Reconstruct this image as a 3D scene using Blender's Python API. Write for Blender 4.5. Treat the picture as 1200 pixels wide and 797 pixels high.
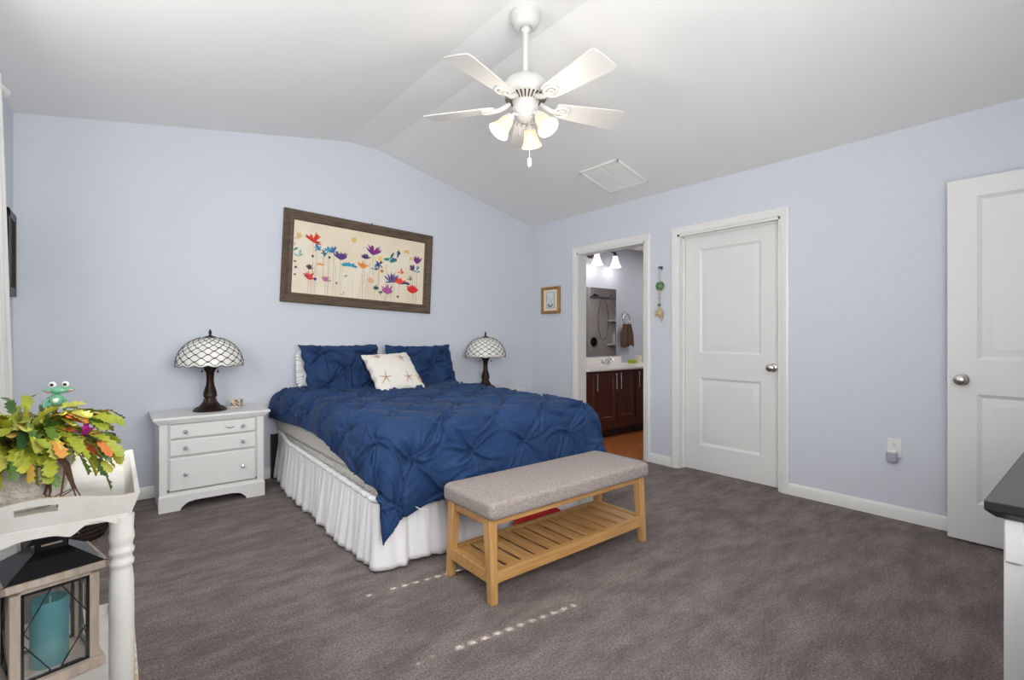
import bpy, bmesh, math, random
import numpy as np
from math import sin, cos, pi, radians, sqrt
from mathutils import Vector, Matrix, noise

random.seed(7)
for o in list(bpy.data.objects): bpy.data.objects.remove(o)
S = bpy.context.scene
COL = S.collection

# ------------------------------------------------------------------ camera, world, light
cam_d = bpy.data.cameras.new('camera'); cam = bpy.data.objects.new('camera', cam_d); COL.objects.link(cam)
cam.location = (0, 0, 1.1545); cam.rotation_euler = (radians(90), 0, -0.6821)
cam_d.sensor_width = 36; cam_d.lens = 576.03/1200*36; cam_d.shift_y = -3.4/1200; cam_d.clip_start = 0.02
S.camera = cam
S.view_settings.view_transform = 'Standard'; S.view_settings.look = 'None'
S.view_settings.exposure = 0.04; S.view_settings.gamma = 1.0; S.view_settings.use_curve_mapping = False
W = bpy.data.worlds.new('world'); S.world = W; W.use_nodes = True
W.node_tree.nodes['Background'].inputs[0].default_value = (0.75, 0.86, 1, 1)
W.node_tree.nodes['Background'].inputs[1].default_value = 1.2

def area(name, loc, rot, sx, sy, power, color=(1, 1, 1), spread=180):
    l = bpy.data.lights.new(name, 'AREA'); l.shape = 'RECTANGLE'; l.size = sx; l.size_y = sy; l.energy = power; l.color = color
    l.spread = radians(spread)
    o = bpy.data.objects.new(name, l); COL.objects.link(o); o.location = loc; o.rotation_euler = rot; return o
def point(name, loc, power, color, r=0.03):
    l = bpy.data.lights.new(name, 'POINT'); l.energy = power; l.color = color; l.shadow_soft_size = r
    o = bpy.data.objects.new(name, l); COL.objects.link(o); o.location = loc; return o
# daylight of the left window; added fill lights at near wall and in bathroom
lw = area('left_window_daylight', (-0.43, 2.28, 1.55), (0, 0, 0), 0.85, 1.1, 21, (1.0, .993, .972))
lw.rotation_euler = Vector((.88, .40, .22)).to_track_quat('-Z', 'Y').to_euler()
nw = area('near_wall_fill_light', (1.15, -0.24, 1.55), (0, 0, 0), 2.4, 1.2, 94, (1.0, .995, .982), 158)
nw.rotation_euler = Vector((.36, .92, .22)).to_track_quat('-Z', 'Y').to_euler()
area('bathroom_fill_light', (6.0, 3.3, 2.36), (0, 0, 0), 0.6, 0.6, 15, (1.0, 0.97, 0.93))
sd = bpy.data.lights.new('sun', 'SUN'); sd.energy = 12.0; sd.angle = radians(0.4); sd.color = (1, 0.95, 0.88)
sun = bpy.data.objects.new('sun', sd); COL.objects.link(sun)
SUND = Vector((1, -0.13, -1.02)).normalized()
sun.rotation_euler = SUND.to_track_quat('-Z', 'Y').to_euler()

# ------------------------------------------------------------------ materials
def lin(h):
    if isinstance(h, str): h = tuple(int(h[i:i+2], 16) for i in (0, 2, 4))
    f = lambda c: (c/255/12.92) if c/255 <= 0.04045 else ((c/255+0.055)/1.055)**2.4
    return (f(h[0]), f(h[1]), f(h[2]), 1)
def mat(name, col, rough=0.5, metal=0.0, col2=None, nscale=6, ndetail=4, nstretch=(1, 1, 1), bump=0, bscale=40, bstretch=(1, 1, 1),
        emit=None, estr=0, trans=0, sheen=0, sss=0, spec=0.5, lo=0.35, hi=0.65, bdist=0.01):
    m = bpy.data.materials.new(name); m.use_nodes = True
    nt = m.node_tree; b = nt.nodes['Principled BSDF']
    b.inputs['Base Color'].default_value = lin(col); b.inputs['Roughness'].default_value = rough; b.inputs['Metallic'].default_value = metal
    b.inputs['Specular IOR Level'].default_value = spec
    if sheen: b.inputs['Sheen Weight'].default_value = sheen; b.inputs['Sheen Roughness'].default_value = 0.5
    if trans: b.inputs['Transmission Weight'].default_value = trans
    if sss: b.inputs['Subsurface Weight'].default_value = sss; b.inputs['Subsurface Radius'].default_value = (.02, .02, .02)
    if emit: b.inputs['Emission Color'].default_value = lin(emit); b.inputs['Emission Strength'].default_value = estr
    tc = nt.nodes.new('ShaderNodeTexCoord')
    def nz(sc, det, st):
        mp = nt.nodes.new('ShaderNodeMapping'); mp.inputs['Scale'].default_value = st
        n = nt.nodes.new('ShaderNodeTexNoise'); n.inputs['Scale'].default_value = sc; n.inputs['Detail'].default_value = det
        nt.links.new(tc.outputs['Object'], mp.inputs[0]); nt.links.new(mp.outputs[0], n.inputs['Vector']); return n
    if col2 is not None:
        n = nz(nscale, ndetail, nstretch); r = nt.nodes.new('ShaderNodeValToRGB')
        r.color_ramp.elements[0].position = lo; r.color_ramp.elements[1].position = hi
        r.color_ramp.elements[0].color = lin(col); r.color_ramp.elements[1].color = lin(col2)
        nt.links.new(n.outputs['Fac'], r.inputs[0]); nt.links.new(r.outputs[0], b.inputs['Base Color'])
    if bump:
        n = nz(bscale, 5, bstretch); bp = nt.nodes.new('ShaderNodeBump'); bp.inputs['Strength'].default_value = bump
        bp.inputs['Distance'].default_value = bdist
        nt.links.new(n.outputs['Fac'], bp.inputs['Height']); nt.links.new(bp.outputs[0], b.inputs['Normal'])
    return m
def glassy(name, tint=(1, 1, 1, 1), gloss=0.12):
    m = bpy.data.materials.new(name); m.use_nodes = True; nt = m.node_tree; nt.nodes.clear()
    o = nt.nodes.new('ShaderNodeOutputMaterial'); t = nt.nodes.new('ShaderNodeBsdfTransparent'); g = nt.nodes.new('ShaderNodeBsdfGlossy')
    t.inputs[0].default_value = tint; g.inputs['Roughness'].default_value = 0.02
    x = nt.nodes.new('ShaderNodeMixShader'); x.inputs[0].default_value = gloss
    nt.links.new(t.outputs[0], x.inputs[1]); nt.links.new(g.outputs[0], x.inputs[2]); nt.links.new(x.outputs[0], o.inputs[0]); return m

M = {}
M['wall'] = mat('blue_grey_wall_paint', (214, 219, 229), 0.75, bump=0.06, bscale=180)
M['ceil'] = mat('flat_white_ceiling_paint', (244, 244, 243), 0.85, bump=0.05, bscale=150)
M['trim'] = mat('white_trim_paint', (236, 236, 234), 0.35)
M['door'] = mat('white_door_paint', (232, 232, 231), 0.4, bump=0.03, bscale=60, bstretch=(1, 1, .1))
M['white'] = mat('white_painted_furniture', (231, 231, 230), 0.42)
M['distress'] = mat('chalky_white_distressed_paint', (233, 231, 226), 0.6, col2=(222, 219, 212), nscale=9, bump=0.15, bscale=30)
M['worn'] = mat('worn_bare_wood_edge', (214, 190, 160), 0.7, col2=(232, 224, 212), nscale=28, lo=.42, hi=.6)
M['oak'] = mat('light_oak_wood', (206, 160, 102), 0.45, col2=(186, 137, 80), nscale=5, nstretch=(1, 14, 14), bump=0.08, bscale=8, bstretch=(1, 12, 12))
M['oaky'] = mat('light_oak_wood_cross', (204, 158, 100), 0.45, col2=(180, 131, 76), nscale=5, nstretch=(14, 1, 14), bump=0.08, bscale=8, bstretch=(12, 1, 12))
M['oakz'] = mat('light_oak_wood_upright', (208, 164, 108), 0.45, col2=(190, 142, 86), nscale=5, nstretch=(14, 14, 1), bump=0.08, bscale=8, bstretch=(12, 12, 1))
M['linen'] = mat('grey_woven_linen', (180, 168, 163), 0.95, col2=(142, 132, 129), nscale=60, nstretch=(1, 3.2, 3), ndetail=5, lo=.3, hi=.7, bump=0.35, bscale=320)
M['blue'] = mat('blue_cotton_fabric', (26, 53, 94), 0.7, col2=(33, 63, 107), nscale=5, bump=0.12, bscale=30, bdist=0.01, sheen=0.03, spec=.28)
M['cotton'] = mat('white_cotton_fabric', (246, 246, 248), 0.9, bump=0.25, bscale=40, bstretch=(1, 1, .3), spec=.2)
M['quilt'] = mat('off_white_quilted_fabric', (240, 237, 230), 0.9, bump=1.0, bscale=55, bdist=.03, spec=.2)
M['ivory'] = mat('ivory_cushion_fabric', (238, 234, 226), 0.9, bump=0.2, bscale=150, spec=.2)
M['starc'] = mat('tan_stitching', (200, 166, 136), 0.9)
M['starc2'] = mat('brown_stitching', (120, 84, 62), 0.9)
M['bronze'] = mat('dark_bronze', (62, 44, 38), 0.38, 0.5, col2=(40, 28, 25), nscale=14, bump=0.3, bscale=30)
M['lead'] = mat('dark_lead_came', (48, 40, 36), 0.5, 0.6)
M['glasstile'] = mat('cream_stained_glass', (250, 249, 244), 0.18, col2=(234, 233, 226), nscale=22)
M['nickel'] = mat('brushed_nickel', (196, 192, 188), 0.25, 1.0)
M['chrome'] = mat('chrome', (225, 225, 228), 0.08, 1.0)
M['knobg'] = mat('clear_faceted_knob', (226, 228, 232), 0.08, 0.75)
M['frame'] = mat('brown_wood_frame', (104, 86, 68), 0.6, col2=(78, 63, 49), nscale=5, nstretch=(2, 9, 16), bump=0.25, bscale=10, bstretch=(1, 8, 14))
M['canvas'] = mat('cream_canvas', (234, 220, 194), 0.85, col2=(240, 230, 212), nscale=5)
M['gold'] = mat('gold_leaf_frame', (186, 138, 74), 0.35, 0.35, col2=(150, 104, 52), nscale=30, bump=0.3, bscale=80)
M['paper'] = mat('cream_mat_board', (238, 230, 216), 0.8)
M['paperw'] = mat('white_print_paper', (232, 234, 236), 0.8, col2=(205, 212, 220), nscale=22)
M['ink'] = mat('dark_ink', (58, 62, 62), 0.7)
M['fan'] = mat('white_fan_enamel', (214, 213, 210), 0.4)
M['fandark'] = mat('dark_fan_vent', (70, 52, 42), 0.7)
M['frost'] = mat('frosted_fan_glass', (226, 208, 176), 0.5, emit=(255, 224, 172), estr=0.42)
M['bulb'] = mat('lit_bulb', (255, 250, 235), 0.4, emit=(255, 240, 212), estr=1.5)
M['bathglass'] = mat('lit_white_glass', (255, 253, 248), 0.4, emit=(255, 250, 240), estr=1.0)
M['cherry'] = mat('dark_cherry_wood', (84, 40, 26), 0.35, col2=(64, 28, 18), nscale=6, nstretch=(10, 10, 1))
M['cherryd'] = mat('dark_toe_kick', (40, 20, 14), 0.6)
M['marble'] = mat('white_cultured_marble', (236, 232, 228), 0.2)
M['bfloor'] = mat('orange_brown_vinyl_floor', (196, 118, 62), 0.3, col2=(150, 82, 38), nscale=7, nstretch=(1, 5, 1), spec=.6)
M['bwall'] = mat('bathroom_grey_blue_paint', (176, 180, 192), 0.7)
M['mirror'] = mat('silver_mirror', (205, 205, 208), 0.02, 1.0)
M['shower'] = mat('shower_surround', (205, 200, 196), 0.3)
M['towel'] = mat('brown_terry', (104, 78, 62), 0.98, col2=(78, 56, 44), nscale=60, bump=0.8, bscale=160)
M['black'] = mat('black_lacquer', (26, 26, 28), 0.28)
M['blackm'] = mat('black_metal', (30, 31, 36), 0.16, 0.0, spec=.8)
M['dtop'] = mat('charcoal_wood_top', (40, 40, 43), 0.33, col2=(34, 34, 37), nscale=8, nstretch=(1, 10, 1), bump=0.1, bscale=18, bstretch=(1, 10, 1))
M['limed'] = mat('whitewashed_wood', (218, 202, 188), 0.7, col2=(196, 178, 162), nscale=10, nstretch=(5, 5, 1), bump=0.2, bscale=16, bstretch=(5, 5, 1))
M['teal'] = mat('teal_wax', (112, 182, 188), 0.5, col2=(92, 168, 178), nscale=14, sss=0.1)
M['wick'] = mat('white_wick', (235, 235, 230), 0.8)
M['glass'] = glassy('clear_pane')
M['clear'] = glassy('clear_window_pane', gloss=0.05)
M['pot'] = mat('cream_stoneware', (206, 196, 184), 0.75, col2=(226, 218, 208), nscale=55, bump=1.0, bscale=70)
M['soil'] = mat('dark_soil', (48, 38, 30), 0.95, bump=.8, bscale=60)
M['dish'] = mat('white_saucer_glaze', (230, 230, 226), 0.25)
for k, c, c2 in (('leafy', (176, 178, 52), (140, 156, 46)), ('leafg', (96, 128, 46), (66, 100, 40)), ('leafl', (206, 200, 92), (176, 180, 66)),
                 ('leafo', (208, 140, 64), (190, 170, 70)), ('leafr', (190, 88, 48), (214, 140, 60)), ('leafd', (58, 92, 42), (40, 70, 36))):
    M[k] = mat(k, c, 0.5, col2=c2, nscale=16, sss=0.05)
M['twig'] = mat('brown_twig', (88, 64, 46), 0.9)
M['magenta'] = mat('magenta_petal', (206, 24, 150), 0.6, col2=(226, 60, 176), nscale=40)
M['frog'] = mat('green_glass_frog', (84, 152, 112), 0.15, col2=(130, 190, 160), nscale=26)
M['pinkg'] = mat('pink_glass', (206, 130, 150), 0.2)
M['eyew'] = mat('white_eye', (240, 240, 238), 0.2)
M['darkb'] = mat('dark_brown_wicker', (50, 36, 30), 0.6, col2=(34, 24, 20), nscale=30, bump=0.8, bscale=70)
M['curtain'] = mat('white_sheer_curtain', (240, 240, 238), 0.9, spec=.2)
M['curtain'].node_tree.nodes['Principled BSDF'].inputs['Transmission Weight'].default_value = 0.12
M['plastic'] = mat('white_plastic', (235, 235, 236), 0.35)
M['lav'] = mat('lavender_grey_plastic', (178, 174, 192), 0.4)
M['slot'] = mat('dark_slot', (40, 40, 42), 0.6)
M['vent'] = mat('vent_enamel', (246, 246, 244), 0.5)
M['red'] = mat('red_cloth', (176, 22, 24), 0.7)
M['greyb'] = mat('grey_blue_cloth', (150, 160, 178), 0.9)
M['dgrey'] = mat('dark_grey_cloth', (84, 80, 84), 0.9)
M['shell'] = mat('pale_straw_shell', (212, 198, 154), 0.8, col2=(186, 168, 120), nscale=60)
M['greenst'] = mat('green_bead', (30, 88, 76), 0.25, col2=(120, 150, 90), nscale=50)
M['rope'] = mat('pale_cord', (196, 192, 182), 0.9)
M['soapg'] = mat('lime_green_box', (160, 176, 52), 0.5)
M['mosw'] = mat('cream_ceramic', (226, 214, 190), 0.3)

# carpet: mottled cut pile
def carpet():
    m = bpy.data.materials.new('charcoal_cut_pile_carpet'); m.use_nodes = True; nt = m.node_tree; b = nt.nodes['Principled BSDF']
    b.inputs['Roughness'].default_value = 1; b.inputs['Specular IOR Level'].default_value = 0.1
    tc = nt.nodes.new('ShaderNodeTexCoord')
    def N(sc, d, st=(1, 1, 1), rg=.6):
        mp = nt.nodes.new('ShaderNodeMapping'); mp.inputs['Scale'].default_value = st
        n = nt.nodes.new('ShaderNodeTexNoise'); n.inputs['Scale'].default_value = sc; n.inputs['Detail'].default_value = d; n.inputs['Roughness'].default_value = rg
        nt.links.new(tc.outputs['Object'], mp.inputs[0]); nt.links.new(mp.outputs[0], n.inputs['Vector']); return n
    def ramp(n, a, c, p, q):
        r = nt.nodes.new('ShaderNodeValToRGB'); r.color_ramp.elements[0].position = p; r.color_ramp.elements[1].position = q
        r.color_ramp.elements[0].color = a; r.color_ramp.elements[1].color = c; nt.links.new(n.outputs['Fac'], r.inputs[0]); return r
    big = ramp(N(3.4, 9, (1, 2.4, 1), .72), lin((120, 111, 108)), lin((148, 138, 134)), .40, .62)
    fine = ramp(N(120, 3, rg=.8), (.5, .5, .5, 1), (1.5, 1.5, 1.5, 1), .32, .68)
    mx = nt.nodes.new('ShaderNodeMix'); mx.data_type = 'RGBA'; mx.blend_type = 'MULTIPLY'; mx.inputs[0].default_value = 1; mx.clamp_result = False
    nt.links.new(big.outputs[0], mx.inputs[6]); nt.links.new(fine.outputs[0], mx.inputs[7]); nt.links.new(mx.outputs[2], b.inputs['Base Color'])
    bn = nt.nodes.new('ShaderNodeBump'); bn.inputs['Strength'].default_value = 1; bn.inputs['Distance'].default_value = 0.012
    nt.links.new(N(95, 4).outputs['Fac'], bn.inputs['Height']); nt.links.new(bn.outputs[0], b.inputs['Normal']); return m
M['carpet'] = carpet()

# ------------------------------------------------------------------ mesh helpers
class MB:
    def __init__(s): s.v = []; s.f = []; s.m = []
    def add(s, vs, fs, mi=0):
        k = len(s.v); s.v += [tuple(map(float, v)) for v in vs]; s.f += [tuple(i+k for i in f) for f in fs]; s.m += [mi]*len(fs); return s
    def box(s, x0, x1, y0, y1, z0, z1, mi=0, R=None):
        vs = [(x, y, z) for x in (x0, x1) for y in (y0, y1) for z in (z0, z1)]
        if R is not None: vs = [tuple(R @ Vector(v)) for v in vs]
        return s.add(vs, [(0, 1, 3, 2), (4, 6, 7, 5), (0, 4, 5, 1), (2, 3, 7, 6), (0, 2, 6, 4), (1, 5, 7, 3)], mi)
    def bar(s, a, b, w, h, mi=0, up=(0, 0, 1), w2=None, h2=None):
        a, b = Vector(a), Vector(b); d = (b-a).normalized(); u = Vector(up); x = d.cross(u).normalized(); y = x.cross(d)
        w2 = w if w2 is None else w2; h2 = h if h2 is None else h2
        vs = [a+x*i*w/2+y*j*h/2 for i, j in ((-1, -1), (1, -1), (1, 1), (-1, 1))]+[b+x*i*w2/2+y*j*h2/2 for i, j in ((-1, -1), (1, -1), (1, 1), (-1, 1))]
        return s.add(vs, [(3, 2, 1, 0), (4, 5, 6, 7), (0, 1, 5, 4), (1, 2, 6, 5), (2, 3, 7, 6), (3, 0, 4, 7)], mi)
    def tube(s, pts, r, n=8, mi=0, caps=True):
        pts = [Vector(p) for p in pts]; rs = r if isinstance(r, (list, tuple)) else [r]*len(pts)
        vs = []; prev = None
        for i, p in enumerate(pts):
            d = (pts[min(i+1, len(pts)-1)]-pts[max(i-1, 0)])
            d = d.normalized() if d.length > 1e-9 else Vector((0, 0, 1))
            if prev is None: x = d.cross(Vector((0, 0, 1)) if abs(d.z) < .95 else Vector((1, 0, 0))).normalized()
            else: x = (prev-d*prev.dot(d)).normalized()
            prev = x; y = d.cross(x)
            vs += [p+(x*cos(2*pi*k/n)+y*sin(2*pi*k/n))*rs[i] for k in range(n)]
        fs = [(i*n+k, i*n+(k+1) % n, (i+1)*n+(k+1) % n, (i+1)*n+k) for i in range(len(pts)-1) for k in range(n)]
        if caps: fs += [tuple(range(n))[::-1], tuple((len(pts)-1)*n+k for k in range(n))]
        return s.add(vs, fs, mi)
    def lathe(s, prof, n=32, c=(0, 0, 0), mi=0, R=None, sx=1, sy=1, caps=True):
        vs = []
        for r, z in prof:
            for k in range(n):
                p = Vector((r*sx*cos(2*pi*k/n), r*sy*sin(2*pi*k/n), z))
                if R is not None: p = R @ p
                vs.append(p+Vector(c))
        fs = [(i*n+k, i*n+(k+1) % n, (i+1)*n+(k+1) % n, (i+1)*n+k) for i in range(len(prof)-1) for k in range(n)]
        if caps: fs += [tuple(range(n))[::-1], tuple((len(prof)-1)*n+k for k in range(n))]
        return s.add(vs, fs, mi)
    def ball(s, c, rx, ry=None, rz=None, n=14, mi=0, R=None):
        ry = ry or rx; rz = rz or rx
        prof = [(max(sin(pi*i/(n//2+2)), 1e-4), -cos(pi*i/(n//2+2))) for i in range(n//2+3)]
        vs = []
        for r, z in prof:
            for k in range(n):
                p = Vector((r*rx*cos(2*pi*k/n), r*ry*sin(2*pi*k/n), z*rz))
                if R is not None: p = R @ p
                vs.append(p+Vector(c))
        L = len(prof)
        fs = [(i*n+k, i*n+(k+1) % n, (i+1)*n+(k+1) % n, (i+1)*n+k) for i in range(L-1) for k in range(n)]
        return s.add(vs, fs, mi)
    def prism(s, poly, f0, f1, mi=0):
        # poly: list of 2-D points; f0/f1 map (u,v)->3-D for the two caps
        n = len(poly); vs = [f0(*p) for p in poly]+[f1(*p) for p in poly]
        fs = [tuple(range(n))[::-1], tuple(range(n, 2*n))]+[(i, (i+1) % n, n+(i+1) % n, n+i) for i in range(n)]
        return s.add(vs, fs, mi)
    def grid(s, P, closeu=False, mi=0):
        nu, nv = len(P), len(P[0]); vs = [p for row in P for p in row]; fs = []
        for i in range(nu if closeu else nu-1):
            for j in range(nv-1):
                a = i*nv+j; b = ((i+1) % nu)*nv+j; fs.append((a, b, b+1, a+1))
        return s.add(vs, fs, mi)
    def ring(s, O, U, V, N, u0, u1, v0, v1, prof, mi=0):
        # nested rectangles: prof of (inset, depth along N); last one is filled
        O, U, V, N = map(Vector, (O, U, V, N)); vs = []; fs = []
        for k, (i, d) in enumerate(prof):
            vs += [O+U*a+V*b+N*d for a, b in ((u0+i, v0+i), (u1-i, v0+i), (u1-i, v1-i), (u0+i, v1-i))]
            if k: fs += [((k-1)*4+j, (k-1)*4+(j+1) % 4, k*4+(j+1) % 4, k*4+j) for j in range(4)]
        k = len(prof)-1; fs.append((k*4, k*4+1, k*4+2, k*4+3)); return s.add(vs, fs, mi)
    def build(s, name, mats, parent=None, bevel=0, smooth=35, seg=2, solid=0, sub=0, recalc=True):
        me = bpy.data.meshes.new(name); me.from_pydata(s.v, [], s.f)
        if not isinstance(mats, (list, tuple)): mats = [mats]
        for m in mats: me.materials.append(M[m])
        me.polygons.foreach_set('material_index', s.m)
        if recalc:
            bm = bmesh.new(); bm.from_mesh(me); bmesh.ops.recalc_face_normals(bm, faces=bm.faces); bm.to_mesh(me); bm.free()
        me.polygons.foreach_set('use_smooth', [True]*len(me.polygons))
        if smooth < 180: me.set_sharp_from_angle(angle=radians(smooth))
        me.update()
        o = bpy.data.objects.new(name, me); COL.objects.link(o)
        if parent: o.parent = parent
        if solid:
            d = o.modifiers.new('solidify', 'SOLIDIFY'); d.thickness = solid; d.offset = 0
        if bevel:
            b = o.modifiers.new('bevel', 'BEVEL'); b.width = bevel; b.segments = seg; b.limit_method = 'ANGLE'; b.angle_limit = radians(50); b.harden_normals = False
        if sub:
            d = o.modifiers.new('subsurf', 'SUBSURF'); d.levels = sub; d.render_levels = sub
        return o
def box(*a, **k): return MB().box(*a, **k)
def tag(o, label=None, cat=None, group=None, kind=None):
    if label: o['label'] = label
    if cat: o['category'] = cat
    if group: o['group'] = group
    if kind: o['kind'] = kind
    return o
def empty(name, loc, rz=0, label=None, cat=None, group=None):
    o = bpy.data.objects.new(name, None); o.empty_display_size = .1; COL.objects.link(o); o.location = loc; o.rotation_euler = (0, 0, rz)
    return tag(o, label, cat, group)
def dup(root, loc, rz, label, group=None):
    r = root.copy(); COL.objects.link(r); r.location = loc; r.rotation_euler = (0, 0, rz); r['label'] = label
    if group: r['group'] = group
    for ch in list(root.children):
        c_ = ch.copy(); COL.objects.link(c_); c_.parent = r
        for g in list(ch.children):
            d = g.copy(); COL.objects.link(d); d.parent = c_
    return r
def st(o): o['kind'] = 'structure'; return o
def sm(t): t = max(0., min(1., t)); return t*t*(3-2*t)

# ------------------------------------------------------------------ the room
XL, XR, YB, YN = -0.487, 3.863, 4.382, -0.27
R1, R2, ZR, ZS, ZL = 1.622, 1.928, 2.916, 2.4635, 2.568
T = 0.12
st(box(XL-T, XR+.0, YN-T, YB+T, -0.1, 0).box(XR, XR+T+.03, 1.45, 2.6, -.1, 0).build('floor', 'carpet'))
gable = [(XL, -0.0), (XR, -0.0), (XR, ZS), (R2, ZR), (R1, ZR), (XL, ZL)]
st(MB().prism([(XL-T, 0), (XR+T, 0), (XR+T, ZS), (XR, ZS), (R2, ZR), (R1, ZR), (XL, ZL), (XL-T, ZL)], lambda u, v: (u, YB, v), lambda u, v: (u, YB+T, v)).build('wall_back', 'wall'))
st(MB().prism([(XL, ZL), (R1, ZR), (R2, ZR), (XR, ZS), (XR+T, ZS), (XR+T, ZR+.2), (XL-T, ZR+.2), (XL-T, ZL)], lambda u, v: (u, YN-T, v), lambda u, v: (u, YB+T, v)).build('ceiling', 'ceil', smooth=4))
# near wall: entry door opening, window opening added to suit the fill light
WX0, WX1, WZ0, WZ1 = -0.1, 2.4, 0.95, 2.15
w = MB()
w.box(XL-T, WX0, YN-T, YN, 0, ZL); w.box(WX0, WX1, YN-T, YN, 0, WZ0); w.box(WX0, WX1, YN-T, YN, WZ1, ZL); w.box(WX1, 2.88, YN-T, YN, 0, ZL)
w.box(2.88, 3.70, YN-T, YN, 2.05, ZS); w.box(3.70, XR+T, YN-T, YN, 0, ZS)
w.prism([(XL, ZL-.01), (R1, ZR), (R2, ZR), (XR, ZS-.01)], lambda u, v: (u, YN-T, v), lambda u, v: (u, YN, v))
st(w.build('wall_near', 'wall'))
# left wall with a window opening
LY0, LY1, LZ0, LZ1 = 1.25, 2.95, 0.85, 2.22
w = MB(); w.box(XL-T, XL, YN, LY0, 0, ZL); w.box(XL-T, XL, LY0, LY1, 0, LZ0); w.box(XL-T, XL, LY0, LY1, LZ1, ZL); w.box(XL-T, XL, LY1, YB, 0, ZL)
st(w.build('wall_left', 'wall'))
# right wall with two door openings
DO0, DO1, BO0, BO1, DH = 1.581, 2.442, 2.783, 3.656, 2.055
w = MB(); w.box(XR, XR+T, YN, DO0, 0, ZS); w.box(XR, XR+T, DO0, DO1, DH, ZS); w.box(XR, XR+T, DO1, BO0, 0, ZS)
w.box(XR, XR+T, BO0, BO1, DH, ZS); w.box(XR, XR+T, BO1, YB, 0, ZS)
st(w.build('wall_right', 'wall'))

# baseboards
def baseprof(mb, f, a, b, h=.083):
    pr = [(0, 0), (.014, 0), (.014, h-.02), (.009, h-.008), (.006, h), (0, h)]
    mb.prism(pr, lambda u, v: f(a, u, v), lambda u, v: f(b, u, v))
m = MB(); baseprof(m, lambda t, u, v: (t, YB-u, v), XL, XR); st(m.build('baseboard_back', 'trim'))
m = MB(); baseprof(m, lambda t, u, v: (XL+u, t, v), YN, YB-.02); st(m.build('baseboard_left', 'trim'))
m = MB()
for a, b in ((YN, 1.521), (2.502, 2.723), (3.716, YB-.02)): baseprof(m, lambda t, u, v: (XR-u, t, v), a, b)
st(m.build('baseboard_right', 'trim'))

def casing(name, y0, y1, zt, cw=.06, depth=T, stop=None):
    """door casing on the bedroom side with jamb lining"""
    m = MB(); x = XR
    pr = [(0, 0), (0, .012), (.015, .018), (.045, .014), (cw, .009), (cw, 0)]
    # mitred profile swept around three sides
    P = []
    for (u, d) in pr:
        o_ = cw-u
        P.append([(x-d, y0-o_+0, 0), (x-d, y0-o_, zt+o_), (x-d, y1+o_, zt+o_), (x-d, y1+o_, 0)])
    m.grid(P)
    m.box(x-.001, x+depth+.01, y0-.001, y0+.018, 0, zt); m.box(x-.001, x+depth+.01, y1-.018, y1+.001, 0, zt); m.box(x-.001, x+depth+.01, y0, y1, zt-.018, zt+.001)
    if stop is not None:
        m.box(x+stop-.012, x+stop, y0+.018, y0+.03, 0, zt-.018); m.box(x+stop-.012, x+stop, y1-.03, y1-.018, 0, zt-.018); m.box(x+stop-.012, x+stop, y0, y1, zt-.03, zt-.018)
    return st(m.build(name, 'trim', smooth=20))
casing('trim_1', DO0, DO1, DH, stop=.072)
casing('trim_2', BO0, BO1, DH)

def leaf(mb, O, U, V, N, w, h, th, panels):
    """two-panel moulded door leaf, front face at O in direction N"""
    O, U, V, N = map(Vector, (O, U, V, N))
    us = sorted({0, w}); 
    def q(u0, u1, v0, v1): mb.add([O+U*u0+V*v0, O+U*u1+V*v0, O+U*u1+V*v1, O+U*u0+V*v1], [(0, 1, 2, 3)])
    pu0, pu1 = panels[0][0], panels[0][1]
    q(0, pu0, 0, h); q(pu1, w, 0, h)
    vs = [0]
    for p in panels: vs += [p[2], p[3]]
    vs.append(h)
    for i in range(0, len(vs), 2): q(pu0, pu1, vs[i], vs[i+1])
    for p in panels: mb.ring(O, U, V, N, p[0], p[1], p[2], p[3], [(0, 0), (.008, -.006), (.020, -.012), (.030, -.011), (.060, -.003), (.062, -.003)])
    B = O-N*th
    mb.add([O, O+U*w, O+U*w+V*h, O+V*h, B, B+U*w, B+U*w+V*h, B+V*h], [(4, 5, 6, 7), (0, 1, 5, 4), (1, 2, 6, 5), (2, 3, 7, 6), (3, 0, 4, 7)])
def knob(parent, loc, N, name='door_knob'):
    m = MB(); R = Vector((0, 0, 1)).rotation_difference(Vector(N)).to_matrix()
    m.lathe([(.0, 0), (.033, 0), (.033, .004), (.026, .009), (.014, .012), (.011, .03), (.013, .036), (.024, .042), (.029, .054), (.027, .064), (.016, .071), (.0, .072)], 24, loc, R=R, sx=1)
    o = m.build(name, 'nickel', parent); return o
XD = XR+.078
d1 = MB(); leaf(d1, (XD, 2.4235, .004), (0, -1, 0), (0, 0, 1), (-1, 0, 0), .824, 2.032, .035, [(.145, .665, .22, .80), (.145, .665, 1.01, 1.91)])
d1 = st(d1.build('door_1', 'door', smooth=20)); knob(d1, (XD, 1.668, .919), (-1, 0, 0))
st(box(XR+T+.001, XR+T+.02, 1.50, 2.5, .001, 2.2).build('closet_light_block', 'wall'))  # panel added behind the closed closet door to stop light leaking in
# entry door swung open flat against the right wall
d2 = MB(); leaf(d2, (3.722, .615, .012), (0, -1, 0), (0, 0, 1), (-1, 0, 0), .81, 2.03, .035, [(.125, .685, .215, .825), (.125, .685, 1.015, 1.925)])
d2 = st(d2.build('door_2', 'door', smooth=20)); knob(d2, (3.722, .553, .915), (-1, 0, 0))
m = MB(); R_ = Matrix.Rotation(pi/2, 3, 'Y'); m.lathe([(.0, 0), (.033, 0), (.033, .004), (.014, .012), (.012, .03), (.026, .042), (.028, .056), (.0, .066)], 20, (3.757, .553, .915), R=R_); m.build('door_knob', 'nickel', d2)
m = MB(); m.box(3.728, 3.752, .6155, .6172, .885, .945); m.box(3.734, 3.746, .617, .625, .907, .922); m.build('strike_latch', 'nickel', d2)
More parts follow.
